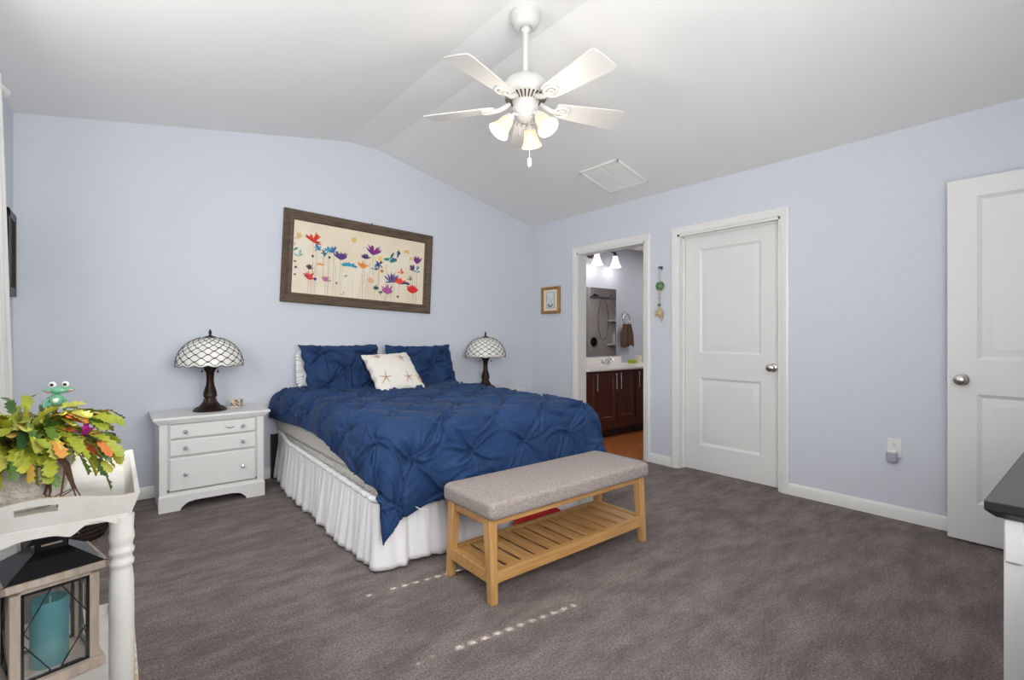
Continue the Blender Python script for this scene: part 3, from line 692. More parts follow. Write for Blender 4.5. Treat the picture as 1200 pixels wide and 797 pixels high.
sf.box(bx0+.034, bx1-.034, by0+.006, by0+.036, zt-.052, zt); sf.box(bx0+.034, bx1-.034, by1-.036, by1-.006, zt-.052, zt)
sf.box(bx0+.004, bx0+.032, by0+.034, by1-.034, zt-.052, zt); sf.box(bx1-.032, bx1-.004, by0+.034, by1-.034, zt-.052, zt)
sf = shift(sf, bn).build('shelf', 'oak', bn, bevel=.002)
n = 12; wsl = (bx1-bx0-.068)/n
for k in range(n):
    a = bx0+.034+k*wsl
    shift(box(a+.001, a+wsl-.019, by0+.037, by1-.037, zt-.011, zt-.002), bn).build('slat', 'oaky', sf, bevel=.0015)

# things on the carpet between the bench and the bed
m = MB(); P = [[(1.74+.42*u, 2.125+.055*v+.004*sin(9*u), .010+.105*(1-abs(2*v-1)**3)*(1-abs(2*u-1)**8)) for v in np.linspace(0, 1, 13)] for u in np.linspace(0, 1, 31)]
m.grid(P); tag(m.build('folded_cloth', 'red', solid=.012, smooth=180), 'folded red cloth on the carpet behind the bench', 'cloth')

# ------------------------------------------------------------------ nightstands
def nightstand(loc, label):
    r = empty('nightstand', loc, 0, label, 'nightstand', 'white three-drawer nightstands beside the bed')
    w_, dpt = .625, .405; x0, x1 = -w_/2, w_/2; y0, y1 = -dpt/2, dpt/2
    m = MB(); m.box(x0, x1, y0+.012, y1, .14, .59); m.box(x0, x0+.02, y0+.012, y1, 0, .15); m.box(x1-.02, x1, y0+.012, y1, 0, .15); m.box(x0+.02, x1-.02, y1-.02, y1, .05, .15)
    m.box(x0, x0+.045, y0, y0+.02, 0, .59); m.box(x1-.045, x1, y0, y0+.02, 0, .59); m.box(x0+.045, x1-.045, y0+.002, y0+.02, .10, .125); m.box(x0+.045, x1-.045, y0+.002, y0+.02, .575, .59)
    m.build('body', 'white', r, bevel=.002)
    # shaped plinth
    poly = [(x0-.004, 0), (x0+.115, 0)]
    for a in np.linspace(0, 1, 8): poly.append((x0+.115+.005+.055*a, .015+.035*sin(a*pi/2)))
    poly += [(x0+.20, .055)]
    poly += [(-p_[0], p_[1]) for p_ in poly[::-1]]; poly += [(x1+.004, .10), (x0-.004, .10)]
    m = MB(); m.prism(poly, lambda u, v: (u, y0-.010, v), lambda u, v: (u, y0+.004, v)); m.prism([(x0-.004, .10), (x1+.004, .10), (x1, .112), (x0, .112)], lambda u, v: (u, y0-.010 if v < .105 else y0-.002, v), lambda u, v: (u, y0+.004, v))
    m.build('plinth', 'white', r)
    m = MB(); m.box(x0-.036, x1+.036, y0-.040, y1+.015, .606, .626); m.box(x0-.024, x1+.024, y0-.026, y1+.008, .592, .606); m.box(x0-.012, x1+.012, y0-.014, y1+.004, .58, .592); m.build('top', 'white', r, bevel=.004)
    for z0, z1 in ((.478, .570), (.362, .468), (.132, .350)):
        m = MB(); m.ring((0, y0-.012, 0), (1, 0, 0), (0, 0, 1), (0, -1, 0), x0+.055, x1-.055, z0, z1, [(0, -.020), (0, -.006), (.008, 0), (.009, 0)])
        d = m.build('drawer', 'white', r, smooth=25)
        zk = (z0+z1)/2
        if z1-z0 > .2: zk = (z0+z1)/2+.0
        for xk in (-.17, .17):
            m = MB(); m.lathe([(.0, 0), (.011, 0), (.009, .004), (.005, .008), (.005, .014), (.010, .018), (.015, .025), (.012, .032), (.0, .036)], 8, (xk, y0-.012, zk), R=Matrix.Rotation(pi/2, 3, 'X'))
            m.build('knob', 'knobg', d, smooth=10)
    return r
ns1 = nightstand((.5465, 4.145, 0), 'white three-drawer nightstand left of the bed, its front fully visible')
m = MB(); m.tube([(.06, -.2195, .527), (.095, -.2245, .521), (.12, -.2195, .523)], [.002, .006, .002], 8); m.build('keyhole_pull', 'nickel', ns1)
dup(ns1, (2.99, 4.145, 0), 0, 'white nightstand right of the bed, only its top corner showing')

# ------------------------------------------------------------------ table lamps
def lamp(loc, label):
    r = empty('table_lamp', loc, 0, label, 'lamp', 'table lamps with leaded white glass shades')
    m = MB(); prof = [(.0, 0), (.106, 0), (.108, .006), (.100, .014), (.082, .022), (.062, .034), (.048, .050), (.040, .066), (.035, .084), (.033, .092), (.042, .100), (.044, .112), (.040, .124), (.030, .150), (.023, .185), (.020, .22), (.020, .25), (.023, .275), (.030, .295), (.041, .310), (.043, .318), (.030, .326), (.012, .33), (.012, .36), (.0, .36)]
    m.lathe(prof, 36)
    # ribs on the base
    for k in range(12):
        a = 2*pi*k/12; m.tube([(rr*cos(a), rr*sin(a), z) for rr, z in ((.100, .014), (.062, .034), (.040, .066), (.034, .088))], .004, 6)
        m.tube([(rr*cos(a), rr*sin(a), z) for rr, z in ((.041, .124), (.0235, .185), (.0205, .23), (.0235, .275), (.041, .308))], .003, 6)
    m.build('base', 'bronze', r)
    Rs, z0, hh = .21, .325, .205
    def dome(t):   # t 0 rim .. 1 top
        a = t*radians(78)+radians(2); return Rs*cos(a)**.92*(1.0) if t > 0 else Rs, z0+hh*sin(a)
    def rim(th): return -.012*abs(cos(8*th))
    m = MB(); P = []
    for i in range(96):
        th = 2*pi*i/96; row = []
        for j in range(25):
            t = j/24*.93; rr, z = dome(t); row.append((rr*cos(th), rr*sin(th), z+(rim(th)*(1-t*6) if t < 1/6 else 0)))
        P.append(row)
    m.grid(P, closeu=True); sh_ = m.build('lamp_shade', 'glasstile', r, smooth=180, solid=.003)
    m = MB(); rows = 10; N_ = 16
    def pt(th, t, o_=.0012):
        rr, z = dome(min(t, .93)); return ((rr+o_)*cos(th), (rr+o_)*sin(th), z+o_*.4)
    for k in range(N_):
        for sg in (-1, 1):
            pts = []
            for j in range(rows*5+1):
                w_ = j/5; ro = int(w_); fr = w_-ro
                # zigzag made of arcs so that the cells read as pointed ovals
                fr2 = fr+.09*sin(2*pi*fr); tt = (w_+0)/rows*.93
                pts.append(pt(2*pi*(k+sg*(ro+fr2)/2)/N_, tt))
            m.tube(pts, .0026, 5)
    m.tube([(pt(2*pi*i/96, 0)[0], pt(2*pi*i/96, 0)[1], dome(0)[1]+rim(2*pi*i/96)) for i in range(97)], .0022, 5, caps=False)
    for j in range(1, rows):
        for k in range(N_):
            th = 2*pi*(k+(j % 2)*.5)/N_; x, y, z = pt(th, j/rows*.93, .002); m.ball((x, y, z),   .0062*(1-.05*j), n=6)
    m.build('leading', 'lead', sh_, smooth=180)
    zt_ = z0+hh
    m = MB(); m.lathe([(.055, zt_-.018), (.052, zt_-.008), (.036, zt_+.002), (.012, zt_+.010), (.007, zt_+.016), (.010, zt_+.026), (.011, zt_+.034), (.007, zt_+.044), (.003, zt_+.055), (.0, zt_+.056)], 20); m.build('finial', 'bronze', r)
    for a in (2.45, -.72):
        x, y = .058*cos(a), .058*sin(a)
        m = MB(); m.tube([(x, y, .36), (x, y, .285)], .0012, 5); m.ball((x, y, .28), .007, .007, .008, 8); m.build('pull_chain', 'bronze', r)
    return r
lp = lamp((.545, 4.125, .626), 'leaded white glass shade lamp with bronze base on the left nightstand')
dup(lp, (3.00, 4.13, .626), .15, 'leaded white glass shade lamp on the right nightstand, base partly hidden by the bed')

# ceramic box with mosaic on the left nightstand
m = MB(); m.box(-.034, .034, -.034, .034, 0, .058, 0); mc = [0, 1, 2, 3, 4]
for k in range(70):
    f = random.randrange(3); u, v2 = random.uniform(-.028, .028), random.uniform(.006, .052); s_ = random.uniform(.003, .006); c_ = random.randrange(1, 5)
    if f == 0: m.box(u-s_, u+s_, -.0355, -.034, v2-s_, v2+s_, c_)
    elif f == 1: m.box(-.0355, -.034, u-s_, u+s_, v2-s_, v2+s_, c_)
    else: m.box(.034, .0355, u-s_, u+s_, v2-s_, v2+s_, c_)
M['mos1'] = mat('mosaic_pink', (206, 112, 124), .3); M['mos2'] = mat('mosaic_green', (92, 132, 84), .3); M['mos3'] = mat('mosaic_dark', (54, 58, 60), .3); M['mos4'] = mat('mosaic_teal', (70, 108, 116), .3)
o = m.build('trinket_box', ['mosw', 'mos1', 'mos2', 'mos3', 'mos4'], bevel=.002); o.location = (.727, 4.20, .627); o.rotation_euler = (0, 0, -.5)
tag(o, 'small cream trinket box with coloured mosaic beside the left lamp', 'box')

# ------------------------------------------------------------------ floral painting
pic = empty('floral_picture', (1.79, 4.36, 1.811), 0, 'large brown-framed picture of colourful abstract flowers above the bed', 'picture')
pic.rotation_euler = (0, radians(2.5), 0)
m = MB(); prs = [(0, .0), (.0, -.026), (.010, -.034), (.030, -.030), (.055, -.020), (.072, -.024), (.085, -.014), (.085, 0)]
P = [[(sx_*(.702-i), y+.018, sz_*(.392-i)) for sx_, sz_ in ((-1, -1), (1, -1), (1, 1), (-1, 1))] for i, y in prs]
for a, b in zip(P[:-1], P[1:]):
    for k in range(4): m.add([a[k], a[(k+1) % 4], b[(k+1) % 4], b[k]], [(0, 1, 2, 3)])
m.build('frame', 'frame', pic, smooth=15)
M['ink2'] = mat('grey_green_ink', (112, 128, 122), .8)
flowers = [(-0.454,0.178,0.065,'fan','E8452C','C2301F'),(-0.587,0.051,0.054,'leaf','4FB3B8','2E8C99'),(-0.546,0.009,0.037,'leaf','7CC7C9','4FA9B0'),(-0.424,0.101,0.038,'burst','4C9CBF','2F6FA0'),(-0.456,0.02,0.017,'dot','2B3A4A','2B3A4A'),(-0.365,0.062,0.035,'burst','2C3E66','3A7F9C'),(-0.32,0.092,0.047,'burst','3FA8B5','2E7FA8'),(-0.272,0.1,0.045,'burst','3E7BC0','394C9C'),(-0.213,0.062,0.06,'cup','6B3C7D','3D3F7F'),(-0.129,-0.019,0.064,'smile','2FA7B0','3C8FB8'),(-0.01,0.008,0.052,'cup','F0A24C','E8842F'),(-0.099,0.219,0.04,'dot','E2C27A','E2C27A'),(0.084,0.151,0.072,'fan','8E2A7E','6A2C86'),(0.016,0.086,0.04,'fan','4A3C74','35305F'),(0.157,0.087,0.035,'dot','F2CC66','F2CC66'),(0.149,0.03,0.047,'burst','22365E','2B5C8C'),(0.13,-0.018,0.038,'leaf','2C9AA3','223388'),(0.178,-0.027,0.024,'dot','D9693B','D9693B'),(0.299,0.084,0.071,'leaf','1F8F8A','2F6F86'),(0.342,0.173,0.029,'burst','3A3450','2C2C44'),(0.362,0.098,0.055,'leaf','3B4A7E','55608f'),(0.422,0.193,0.033,'burst','E3B75C','E3B75C'),(0.472,0.13,0.028,'dot','F0C27E','F0C27E'),(0.542,0.124,0.057,'fan','8C2F85','5F2F80'),(0.493,0.041,0.043,'fan','3E3A75','7A3468'),(0.564,0.015,0.04,'leaf','3A9DB3','2F7FA0'),(0.281,-0.086,0.067,'fan','4B4C86','6A5B9A'),(0.362,-0.096,0.055,'cup','E8382A','F0604A'),(0.392,-0.02,0.039,'leaf','F08A3C','E8503A'),(0.422,-0.121,0.039,'smile','1E4148','1E4148'),(0.501,-0.159,0.069,'cup','D8232B','E8403A'),(0.481,-0.074,0.03,'leaf','4C8F7F','B0556A'),(0.242,-0.195,0.064,'cup','A8468F','C070A8'),(0.124,-0.184,0.035,'burst','33474E','4A5F60'),(0.171,-0.232,0.024,'burst','37494C','37494C'),(0.346,-0.253,0.016,'dot','2C2C34','2C2C34'),(0.071,-0.123,0.041,'cup','F2B89A','F0A888'),(-0.473,-0.157,0.052,'fan','C42A38','E0485A'),(-0.428,-0.175,0.02,'dot','4B3F86','4B3F86'),(-0.483,-0.078,0.035,'fan','3C3840','5A5560'),(-0.39,-0.044,0.029,'smile','EF9A45','EF9A45'),(-0.341,-0.164,0.038,'fan','D07FA6','A85C90'),(-0.591,-0.092,0.017,'dot','33526A','33526A'),(-0.565,0.154,0.043,'leaf','D9BF80','D9BF80'),(-0.169,-0.284,0.021,'leaf','E8A090','E8A090'),(-0.315,0.029,0.018,'dot','55486A','55486A'),(-0.154,-0.12,0.015,'leaf','5A4048','5A4048'),(-0.245,-0.188,0.015,'dot','6A7484','6A7484'),(-0.6,-0.042,0.014,'cup','A0508A','A0508A'),(-0.597,-0.153,0.013,'cup','B04058','B04058')]
m = MB(); m.box(-.618, .618, .004, .012, -.308, .308, 0)
cols = ['canvas', 'ink', 'ink2']; rnd = random.Random(3); lay = [0.0038]
def petal(u, v, a, le, wd, mi):
    lay[0] -= .000008; y = lay[0]; ca2, sa2 = cos(a), sin(a); pts = []
    for t, ww in ((0, .12), (.3, .8), (.6, 1), (.85, .6), (1, .05)): pts.append((t*le, ww*wd/2))
    for t, ww in ((1, .05), (.85, .6), (.6, 1), (.3, .8), (0, .12)): pts.append((t*le, -ww*wd/2))
    V_ = [(max(-.612, min(.612, u+p_*ca2-q_*sa2)), y, max(-.303, min(.303, v+p_*sa2+q_*ca2))) for p_, q_ in pts]
    m.add(V_, [tuple(range(10))], mi)
def stem(u, v, v1, wd, mi):
    lay[0] -= .000008; y = lay[0]; x1 = u+rnd.uniform(-.02, .02)
    m.add([(u-wd, y, v), (u+wd, y, v), (x1+wd*.7, y, v1), (x1-wd*.7, y, v1)], [(0, 1, 2, 3)], mi)
for i, (u, v, s_, k, c1, c2) in enumerate(flowers):
    for c_ in (c1, c2):
        if c_ not in M: M[c_] = mat('paint_'+c_, c_, .8)
        if c_ not in cols: cols.append(c_)
    if s_ > .034 and k in ('fan', 'cup', 'burst') : stem(u, v, rnd.choice((-.303, -.303, v-.25)) if v > -.05 else -.303, .0012, rnd.choice((1, 2, cols.index(c1))))
for i in range(16): stem(rnd.uniform(-.58, .58), rnd.uniform(-.15, .05), -.303, .0008, 2)
for i, (u, v, s_, k, c1, c2) in enumerate(flowers):
    s_ *= 1.35
    a_, b_ = cols.index(c1), cols.index(c2)
    if k == 'fan':
        for q_ in range(24): petal(u+rnd.uniform(-.15, .15)*s_, v-.40*s_, pi*.5+rnd.gauss(0, .62), s_*rnd.uniform(.5, 1.1), s_*.17, (a_, b_)[q_ % 2])
    elif k == 'burst':
        for q_ in range(13): petal(u, v, rnd.uniform(0, 2*pi), s_*rnd.uniform(.4, .85), s_*.19, (a_, b_)[q_ % 2])
    elif k == 'cup':
        for q_ in range(9): petal(u, v-.5*s_, pi/2+(q_-4)*.24, s_*rnd.uniform(.7, 1.15), s_*.22, (a_, b_)[q_ % 2])
    elif k == 'smile':
        for q_ in range(8): petal(u+(q_-3.5)*s_*.12, v-.1*s_, pi/2-(q_-3.5)*.36, s_*rnd.uniform(.35, .6), s_*.26, (a_, b_)[q_ % 2])
    elif k == 'leaf':
        for q_ in range(5): petal(u-.5*s_, v+.2*s_*(q_-2)*.5, rnd.choice((.4, .4, 2.6))+q_*.22, s_*rnd.uniform(.6, 1.1), s_*.24, (a_, b_)[q_ % 2])
    else:
        for q_ in range(6): petal(u, v, q_*pi/3+.2, s_*.5, s_*.5, a_)
for i in range(60): 
    s_ = rnd.uniform(.001, .004); petal(rnd.uniform(-.6, .6), rnd.uniform(-.29, .25), rnd.uniform(0, 6), s_*2, s_, rnd.choice((1, 1, 2)))
m.build('print', cols, pic, smooth=20, recalc=False)
m = MB(); m.ball((.055, -.004, .397), .006, .006, .006, 8); m.build('hanging_nail', 'slot', pic)

# small gilt picture on the right wall
sp = empty('small_gilt_picture', (3.845, 4.046, 1.572), 0, 'small gilt-framed print on the wall left of the bathroom doorway', 'picture')
m = MB(); prs = [(0, 0.014), (0, -.008), (.008, -.014), (.02, -.010), (.032, -.006), (.034, .010)]
P = [[(x, sy_*(.147-i), sz_*(.151-i)) for sy_, sz_ in ((-1, -1), (1, -1), (1, 1), (-1, 1))] for i, x in prs]
for a, b in zip(P[:-1], P[1:]):
    for k in range(4): m.add([a[k], a[(k+1) % 4], b[(k+1) % 4], b[k]], [(0, 1, 2, 3)])
m.build('frame', 'gold', sp, smooth=15)
m = MB(); m.box(.002, .010, -.118, .118, -.122, .122); m.build('mat_board', 'paper', sp)
m = MB(); m.box(-.001, .002, -.060, .060, -.088, .088, 0)
for (a, b, c_, d) in ((-.062, .062, .086, .089), (-.062, .062, -.089, -.086), (-.063, -.060, -.089, .089), (.060, .063, -.089, .089)): m.box(-.0016, .001, a, b, c_, d, 1)
for k in range(9): a = pi+pi*k/8; m.ball((-.002, .032*cos(a), -.045+.026*sin(a)), .001, .009, .008, 8, 1)
m.build('print', ['paperw', 'ink'], sp)
# dark framed picture on the left wall
m = MB(); yc, zc = 4.13, 1.645
for a in ((4.0, 4.05, 1.40, 1.90), (4.245, 4.285, 1.40, 1.90), (4.0, 4.285, 1.40, 1.45), (4.0, 4.285, 1.85, 1.90)): m.box(XL+.001, XL+.026, *a)
o = m.build('dark_framed_picture', 'bronze', bevel=.004); tag(o, 'dark-framed picture on the left wall beside the curtain', 'picture')
box(XL+.002, XL+.012, 4.045, 4.25, 1.445, 1.855).build('print', 'ink', o)

# hanging chime of beads and shells on the right wall
ch = empty('hanging_charm', (3.845, 2.610, 1.782), 0, 'hanging charm of green beads and straw star by the bathroom doorway', 'wall hanging')
m = MB(); m.box(-.006, .017, -.02, .016, -.012, .012); m.build('hook', 'slot', ch, bevel=.004)
m = MB(); m.tube([(-.004, 0, 0), (-.006, .003, -.14)], .006, 6); m.tube([(-.004, 0, -.16), (-.004, 0, -.40)], .004, 6); m.build('cord', 'rope', ch)
m = MB(); m.lathe([(.022, -.008), (.040, -.006), (.043, 0), (.040, .006), (.022, .008)], 20, (-.002, 0, -.165), R=Matrix.Rotation(pi/2, 3, 'Y')); m.ball((-.004, 0, -.165), .007, .024, .024, 12)
m.build('green_medallion', 'greenst', ch)
m = MB(); m.ball((-.004, .004, -.335), .012, .018, .014, 8); m.build('green_bead', 'greenst', ch)
m = MB()
for z, r_ in ((-.228, .014), (-.25, .010), (-.30, .009), (-.275, .011)): m.ball((-.004, .002, z), .010, r_, r_, 8)
m.build('small_bead', 'shell', ch)
m = MB()
for k in range(26):
    a = rnd.uniform(0, 2*pi); le = rnd.uniform(.035, .07); m.tube([(-.004, 0, -.41), (-.012+.008*sin(k*3), le*cos(a), -.41+le*sin(a)*.95)], [.008, .002], 5)
m.ball((-.006, 0, -.41), .012, .03, .03, 10); m.tube([(-.006, -.02, -.44), (-.006, -.022, -.49)], .007, 6); m.build('straw_star', 'shell', ch)

# ------------------------------------------------------------------ ceiling vent on the right slope
mS = (ZR-ZS)/(XR-R2); ca_s = math.atan(mS)
vt = empty('ceiling_vent', (3.42, 2.795, ZR-(3.42-R2)*mS), 0, 'white rectangular return air vent on the ceiling slope', 'vent'); vt.rotation_euler = (0, ca_s, 0)
m = MB(); hx, hy = .222, .215
for a in ((-hx, hx, -hy, -hy+.028), (-hx, hx, hy-.028, hy), (-hx, -hx+.028, -hy, hy), (hx-.028, hx, -hy, hy)): m.box(*a, -.014, -.001)
m.box(-hx, hx, -.007, .007, -.011, -.001); m.build('frame', 'vent', vt, bevel=.003)
m = MB(); m.box(-hx+.02, hx-.02, -hy+.02, hy-.02, -.005, -.002)
for k in range(24):
    x = -hx+.036+k*(2*hx-.072)/23
    for y in (-hy+.028, .007): m.box(x-.005, x+.005, y, y+hy-.035, -.0085, -.005)
m.build('louvres', 'vent', vt, bevel=.001)

# outlet and plug-in
ou = empty('outlet', (XR-.001, .8925, .447), 0, 'white duplex outlet plate low on the right wall', 'outlet')
box(-.006, 0, -.038, .038, -.06, .06).build('plate', 'plastic', ou, bevel=.003)
m = MB(); m.box(-.0085, -.005, -.017, .017, .008, .042, 0)
for y in (-.007, .007): m.box(-.0092, -.0084, y-.0014, y+.0014, .024, .034, 1)
m.box(-.0092, -.0084, -.0025, .0025, .013, .018, 1); m.build('socket', ['plastic', 'slot'], ou)
af = empty('plug_in_freshener', (XR-.010, .900, .415), 0, 'lavender-grey plug-in air freshener in the outlet', 'air freshener')
rbx = MB(); rbx.box(-.034, 0, -.028, .028, -.055, .02); rbx.build('body', 'lav', af, bevel=.012, seg=3)
b2 = MB(); b2.box(-.037, -.012, -.026, .026, .004, .024); b2.build('cap', 'plastic', af, bevel=.008, seg=3)

# ------------------------------------------------------------------ ceiling fan
fx, fy = 1.745, 2.031
fan = empty('ceiling_fan', (fx, fy, ZR), 0, 'white five-blade ceiling fan with three lit glass shades', 'ceiling fan')
m = MB(); m.lathe([(.0, 0), (.078, 0), (.083, -.006), (.083, -.014), (.080, -.034), (.072, -.056), (.062, -.072), (.050, -.080), (.038, -.082), (.034, -.076), (.0, -.074)], 36); m.build('canopy', 'fan', fan)
m = MB(); m.ball((0, 0, -.086), .026, n=16); m.tube([(0, 0, -.09), (0, 0, -.36)], .0155, 16); m.build('downrod', 'fan', fan)
zb = -.508
m = MB(); m.lathe([(.0, -.325), (.022, -.325), (.026, -.34), (.070, -.35), (.105, -.37), (.128, -.40), (.134, -.425), (.134, -.445), (.124, -.458), (.118, -.46)], 48, caps=False)
m.lathe([(.118, -.46), (.066, -.487), (.0, -.487)], 48, mi=0, caps=False)
for k in range(30):
    a = 2*pi*k/30; R_ = Matrix.Rotation(a, 3, 'Z'); p0, p1 = R_ @ Vector((.112, 0, -.4645)), R_ @ Vector((.074, 0, -.4842)); m.bar(p0, p1, .009, .004, mi=1, w2=.006)
m.build('motor_housing', ['fan', 'fandark'], fan, smooth=40)
m = MB(); m.lathe([(.066, -.487), (.070, -.50), (.070, -.525), (.055, -.545), (.045, -.552), (.045, -.566), (.05, -.575), (.03, -.592), (.0, -.595)], 36, caps=False); m.build('switch_housing', 'fan', fan)
base_a = 3.42495
for k in range(5):
    a = base_a+k*2*pi/5; R_ = Matrix.Rotation(a, 3, 'Z')
    Pt = Matrix.Rotation(radians(-13), 3, 'X')
    def bl(v): return R_ @ (Pt @ Vector(v)+Vector((0, 0, zb+.008)))
    poly = [(.175, -.046), (.20, -.055), (.50, -.080), (.560, -.082), (.572, -.076), (.578, -.060), (.582, .0), (.582, .062), (.577, .076), (.562, .081), (.50, .079), (.20, .055), (.175, .046), (.168, 0)]
    m = MB(); m.prism(poly, lambda u, v: bl((u, v, .003)), lambda u, v: bl((u, v, -.003)))
    bd = m.build('blade', 'fan', fan, bevel=.001, smooth=30)
    m = MB()
    m.tube([R_ @ Vector((.085, 0, -.478)), R_ @ Vector((.12, 0, -.497)), R_ @ Vector((.15, 0, zb-.000)), R_ @ Vector((.20, 0, zb-.003))], [.012, .014, .013, .011], 10)
    m.tube([bl((.212+.042*cos(t), .037*sin(t), -.008)) for t in np.linspace(0, 2*pi, 21)], .008, 8, caps=False)
    m.tube([bl((.212+.016*cos(t), .014*sin(t), -.008)) for t in np.linspace(0, 2*pi, 13)], .006, 8, caps=False)
    m.build('blade_iron', 'fan', bd)
for az in (75, 200, 318):
    a = radians(az)-0.6821; d = Vector((cos(a), sin(a), 0))
    ax = (d*.60+Vector((0, 0, -.80))).normalized(); p0 = d*.045+Vector((0, 0, -.560)); p1 = d*.085+Vector((0, 0, -.572))
    R_ = Vector((0, 0, 1)).rotation_difference(ax).to_matrix()
    m = MB(); m.tube([p0, p0+d*.022+Vector((0, 0, .004)), p1, p1+ax*.02], .009, 10); m.lathe([(.0, 0), (.022, 0), (.026, .012), (.024, .028), (.0, .028)], 20, p1, R=R_); m.build('lamp_arm', 'fan', fan)
    m = MB(); prof = [(.022, .018), (.031, .026), (.036, .045), (.040, .07), (.048, .095), (.058, .115), (.060, .118), (.057, .117), (.046, .095), (.037, .07), (.033, .045), (.026, .03)]
    m.lathe(prof, 28, p1, R=R_, caps=False); sh_ = m.build('lamp_shade', 'frost', fan, smooth=180)
    m = MB(); m.lathe([(.010, .028), (.013, .045), (.022, .065), (.024, .08), (.018, .095), (.0, .102)], 16, p1, R=R_); m.build('bulb', 'bulb', sh_)
    w_ = p1+ax*.20+fan.location; point('fan_bulb', w_, 2.3, (1, .90, .76), .06)
m = MB(); m.tube([(.0, -.03, -.58), (.0, -.032, -.80)], .0014, 6); m.tube([(-.02, .02, -.58), (-.022, .02, -.66)], .0014, 6)
m.lathe([(.0, 0), (.010, -.002), (.0115, -.012), (.0115, -.040), (.006, -.048), (.0, -.052)], 12, (0, -.032, -.795)); m.build('pull_chain', 'fan', fan)

# ------------------------------------------------------------------ tray table at left
TX0, TX1, TY0, TY1 = -.335, .055, 1.598, 2.225
tt = empty('tray_table', (-.14, 1.91, 0), 0, 'distressed white tray table with turned legs and lower shelf by the curtain', 'table')
zf = .702
tray = MB()
ins = .022
def rimz(u): return .752+.021*math.exp(-((u)/.10)**2)-.004*math.exp(-((abs(u)-.15)/.03)**2)
# tray floor
tray.box(TX0+ins, TX1-ins, TY0+ins, TY1-ins, zf-.012, zf)
def side(a, b, outn, prof, mi=0, hole=None):
    """flared tray side from a to b (xy), outward normal outn, top edge height prof(s)"""
    n = 60; a, b, o_ = Vector((*a, 0)), Vector((*b, 0)), Vector((*outn, 0)); L_ = (b-a).length; t_ = .011
    d = (b-a).normalized()
    def col(s):
        u = s-L_/2; zt_ = prof(u)
        # end-flare: ends lean outwards too
        rows = []
        for (off, z) in ((-ins, .685), (0, zt_), (-t_, zt_), (-ins-t_, .685)):
            k = ins*(1-(z-.685)/.067)
            k = max(0, k); e = (s/L_-.5)*2; pos = a+d*(s-e*k)+o_*off; rows.append((pos.x, pos.y, z))
        return rows
    cols_ = [col(L_*i/n) for i in range(n+1)]
    vs = []; fs = []
    def lerp(p, q_, t): return tuple(p[i]+(q_[i]-p[i])*t for i in range(3))
    NZ = 10
    def inhole(i, j):
        if not hole: return False
        s = L_*(i+.5)/n-L_/2; v_ = (j+.5)/NZ; z = .685+(prof(s)-.685)*v_
        return abs(s) < hole[0] and abs(z-(hole[1]+.002*cos(s*40))) < hole[2]
    P_o = [[lerp(c[0], c[1], j/NZ) for j in range(NZ+1)] for c in cols_]; P_i = [[lerp(c[3], c[2], j/NZ) for j in range(NZ+1)] for c in cols_]
    K = len(tray.v); tray.v += [p for r in P_o for p in r]+[p for r in P_i for p in r]; W_ = NZ+1; off = (n+1)*W_
    for i in range(n):
        for j in range(NZ):
            q_ = (K+i*W_+j, K+(i+1)*W_+j, K+(i+1)*W_+j+1, K+i*W_+j+1)
            if not inhole(i, j): tray.f.append(q_); tray.f.append(tuple(x+off for x in q_)[::-1]); tray.m += [mi, mi]
            else:
                for (di, dj, e0, e1) in ((-1, 0, 3, 0), (1, 0, 1, 2), (0, -1, 0, 1), (0, 1, 2, 3)):
                    if not inhole(i+di, j+dj): tray.f.append((q_[e0], q_[e1], q_[e1]+off, q_[e0]+off)); tray.m.append(1)
    for i in range(n):
        a1 = K+i*W_+NZ; b1 = K+(i+1)*W_+NZ; tray.f.append((a1, b1, b1+off, a1+off)); tray.m.append(1 if hole else 0)
        a1 = K+i*W_; b1 = K+(i+1)*W_; tray.f.append((a1, b1, b1+off, a1+off)); tray.m.append(1)
    for i in (0, n):
        for j in range(NZ): a1 = K+i*W_+j; tray.f.append((a1, a1+1, a1+1+off, a1+off)); tray.m.append(0)
side((TX0, TY0), (TX1, TY0), (0, -1), rimz, hole=(.036, .742, .0085))
side((TX1, TY1), (TX0, TY1), (0, 1), rimz, hole=(.036, .742, .0085))
flat = lambda u: .752
side((TX1, TY0), (TX1, TY1), (1, 0), flat); side((TX0, TY1), (TX0, TY0), (-1, 0), flat)
shift(tray, tt).build('tray', ['distress', 'worn'], tt, smooth=30)
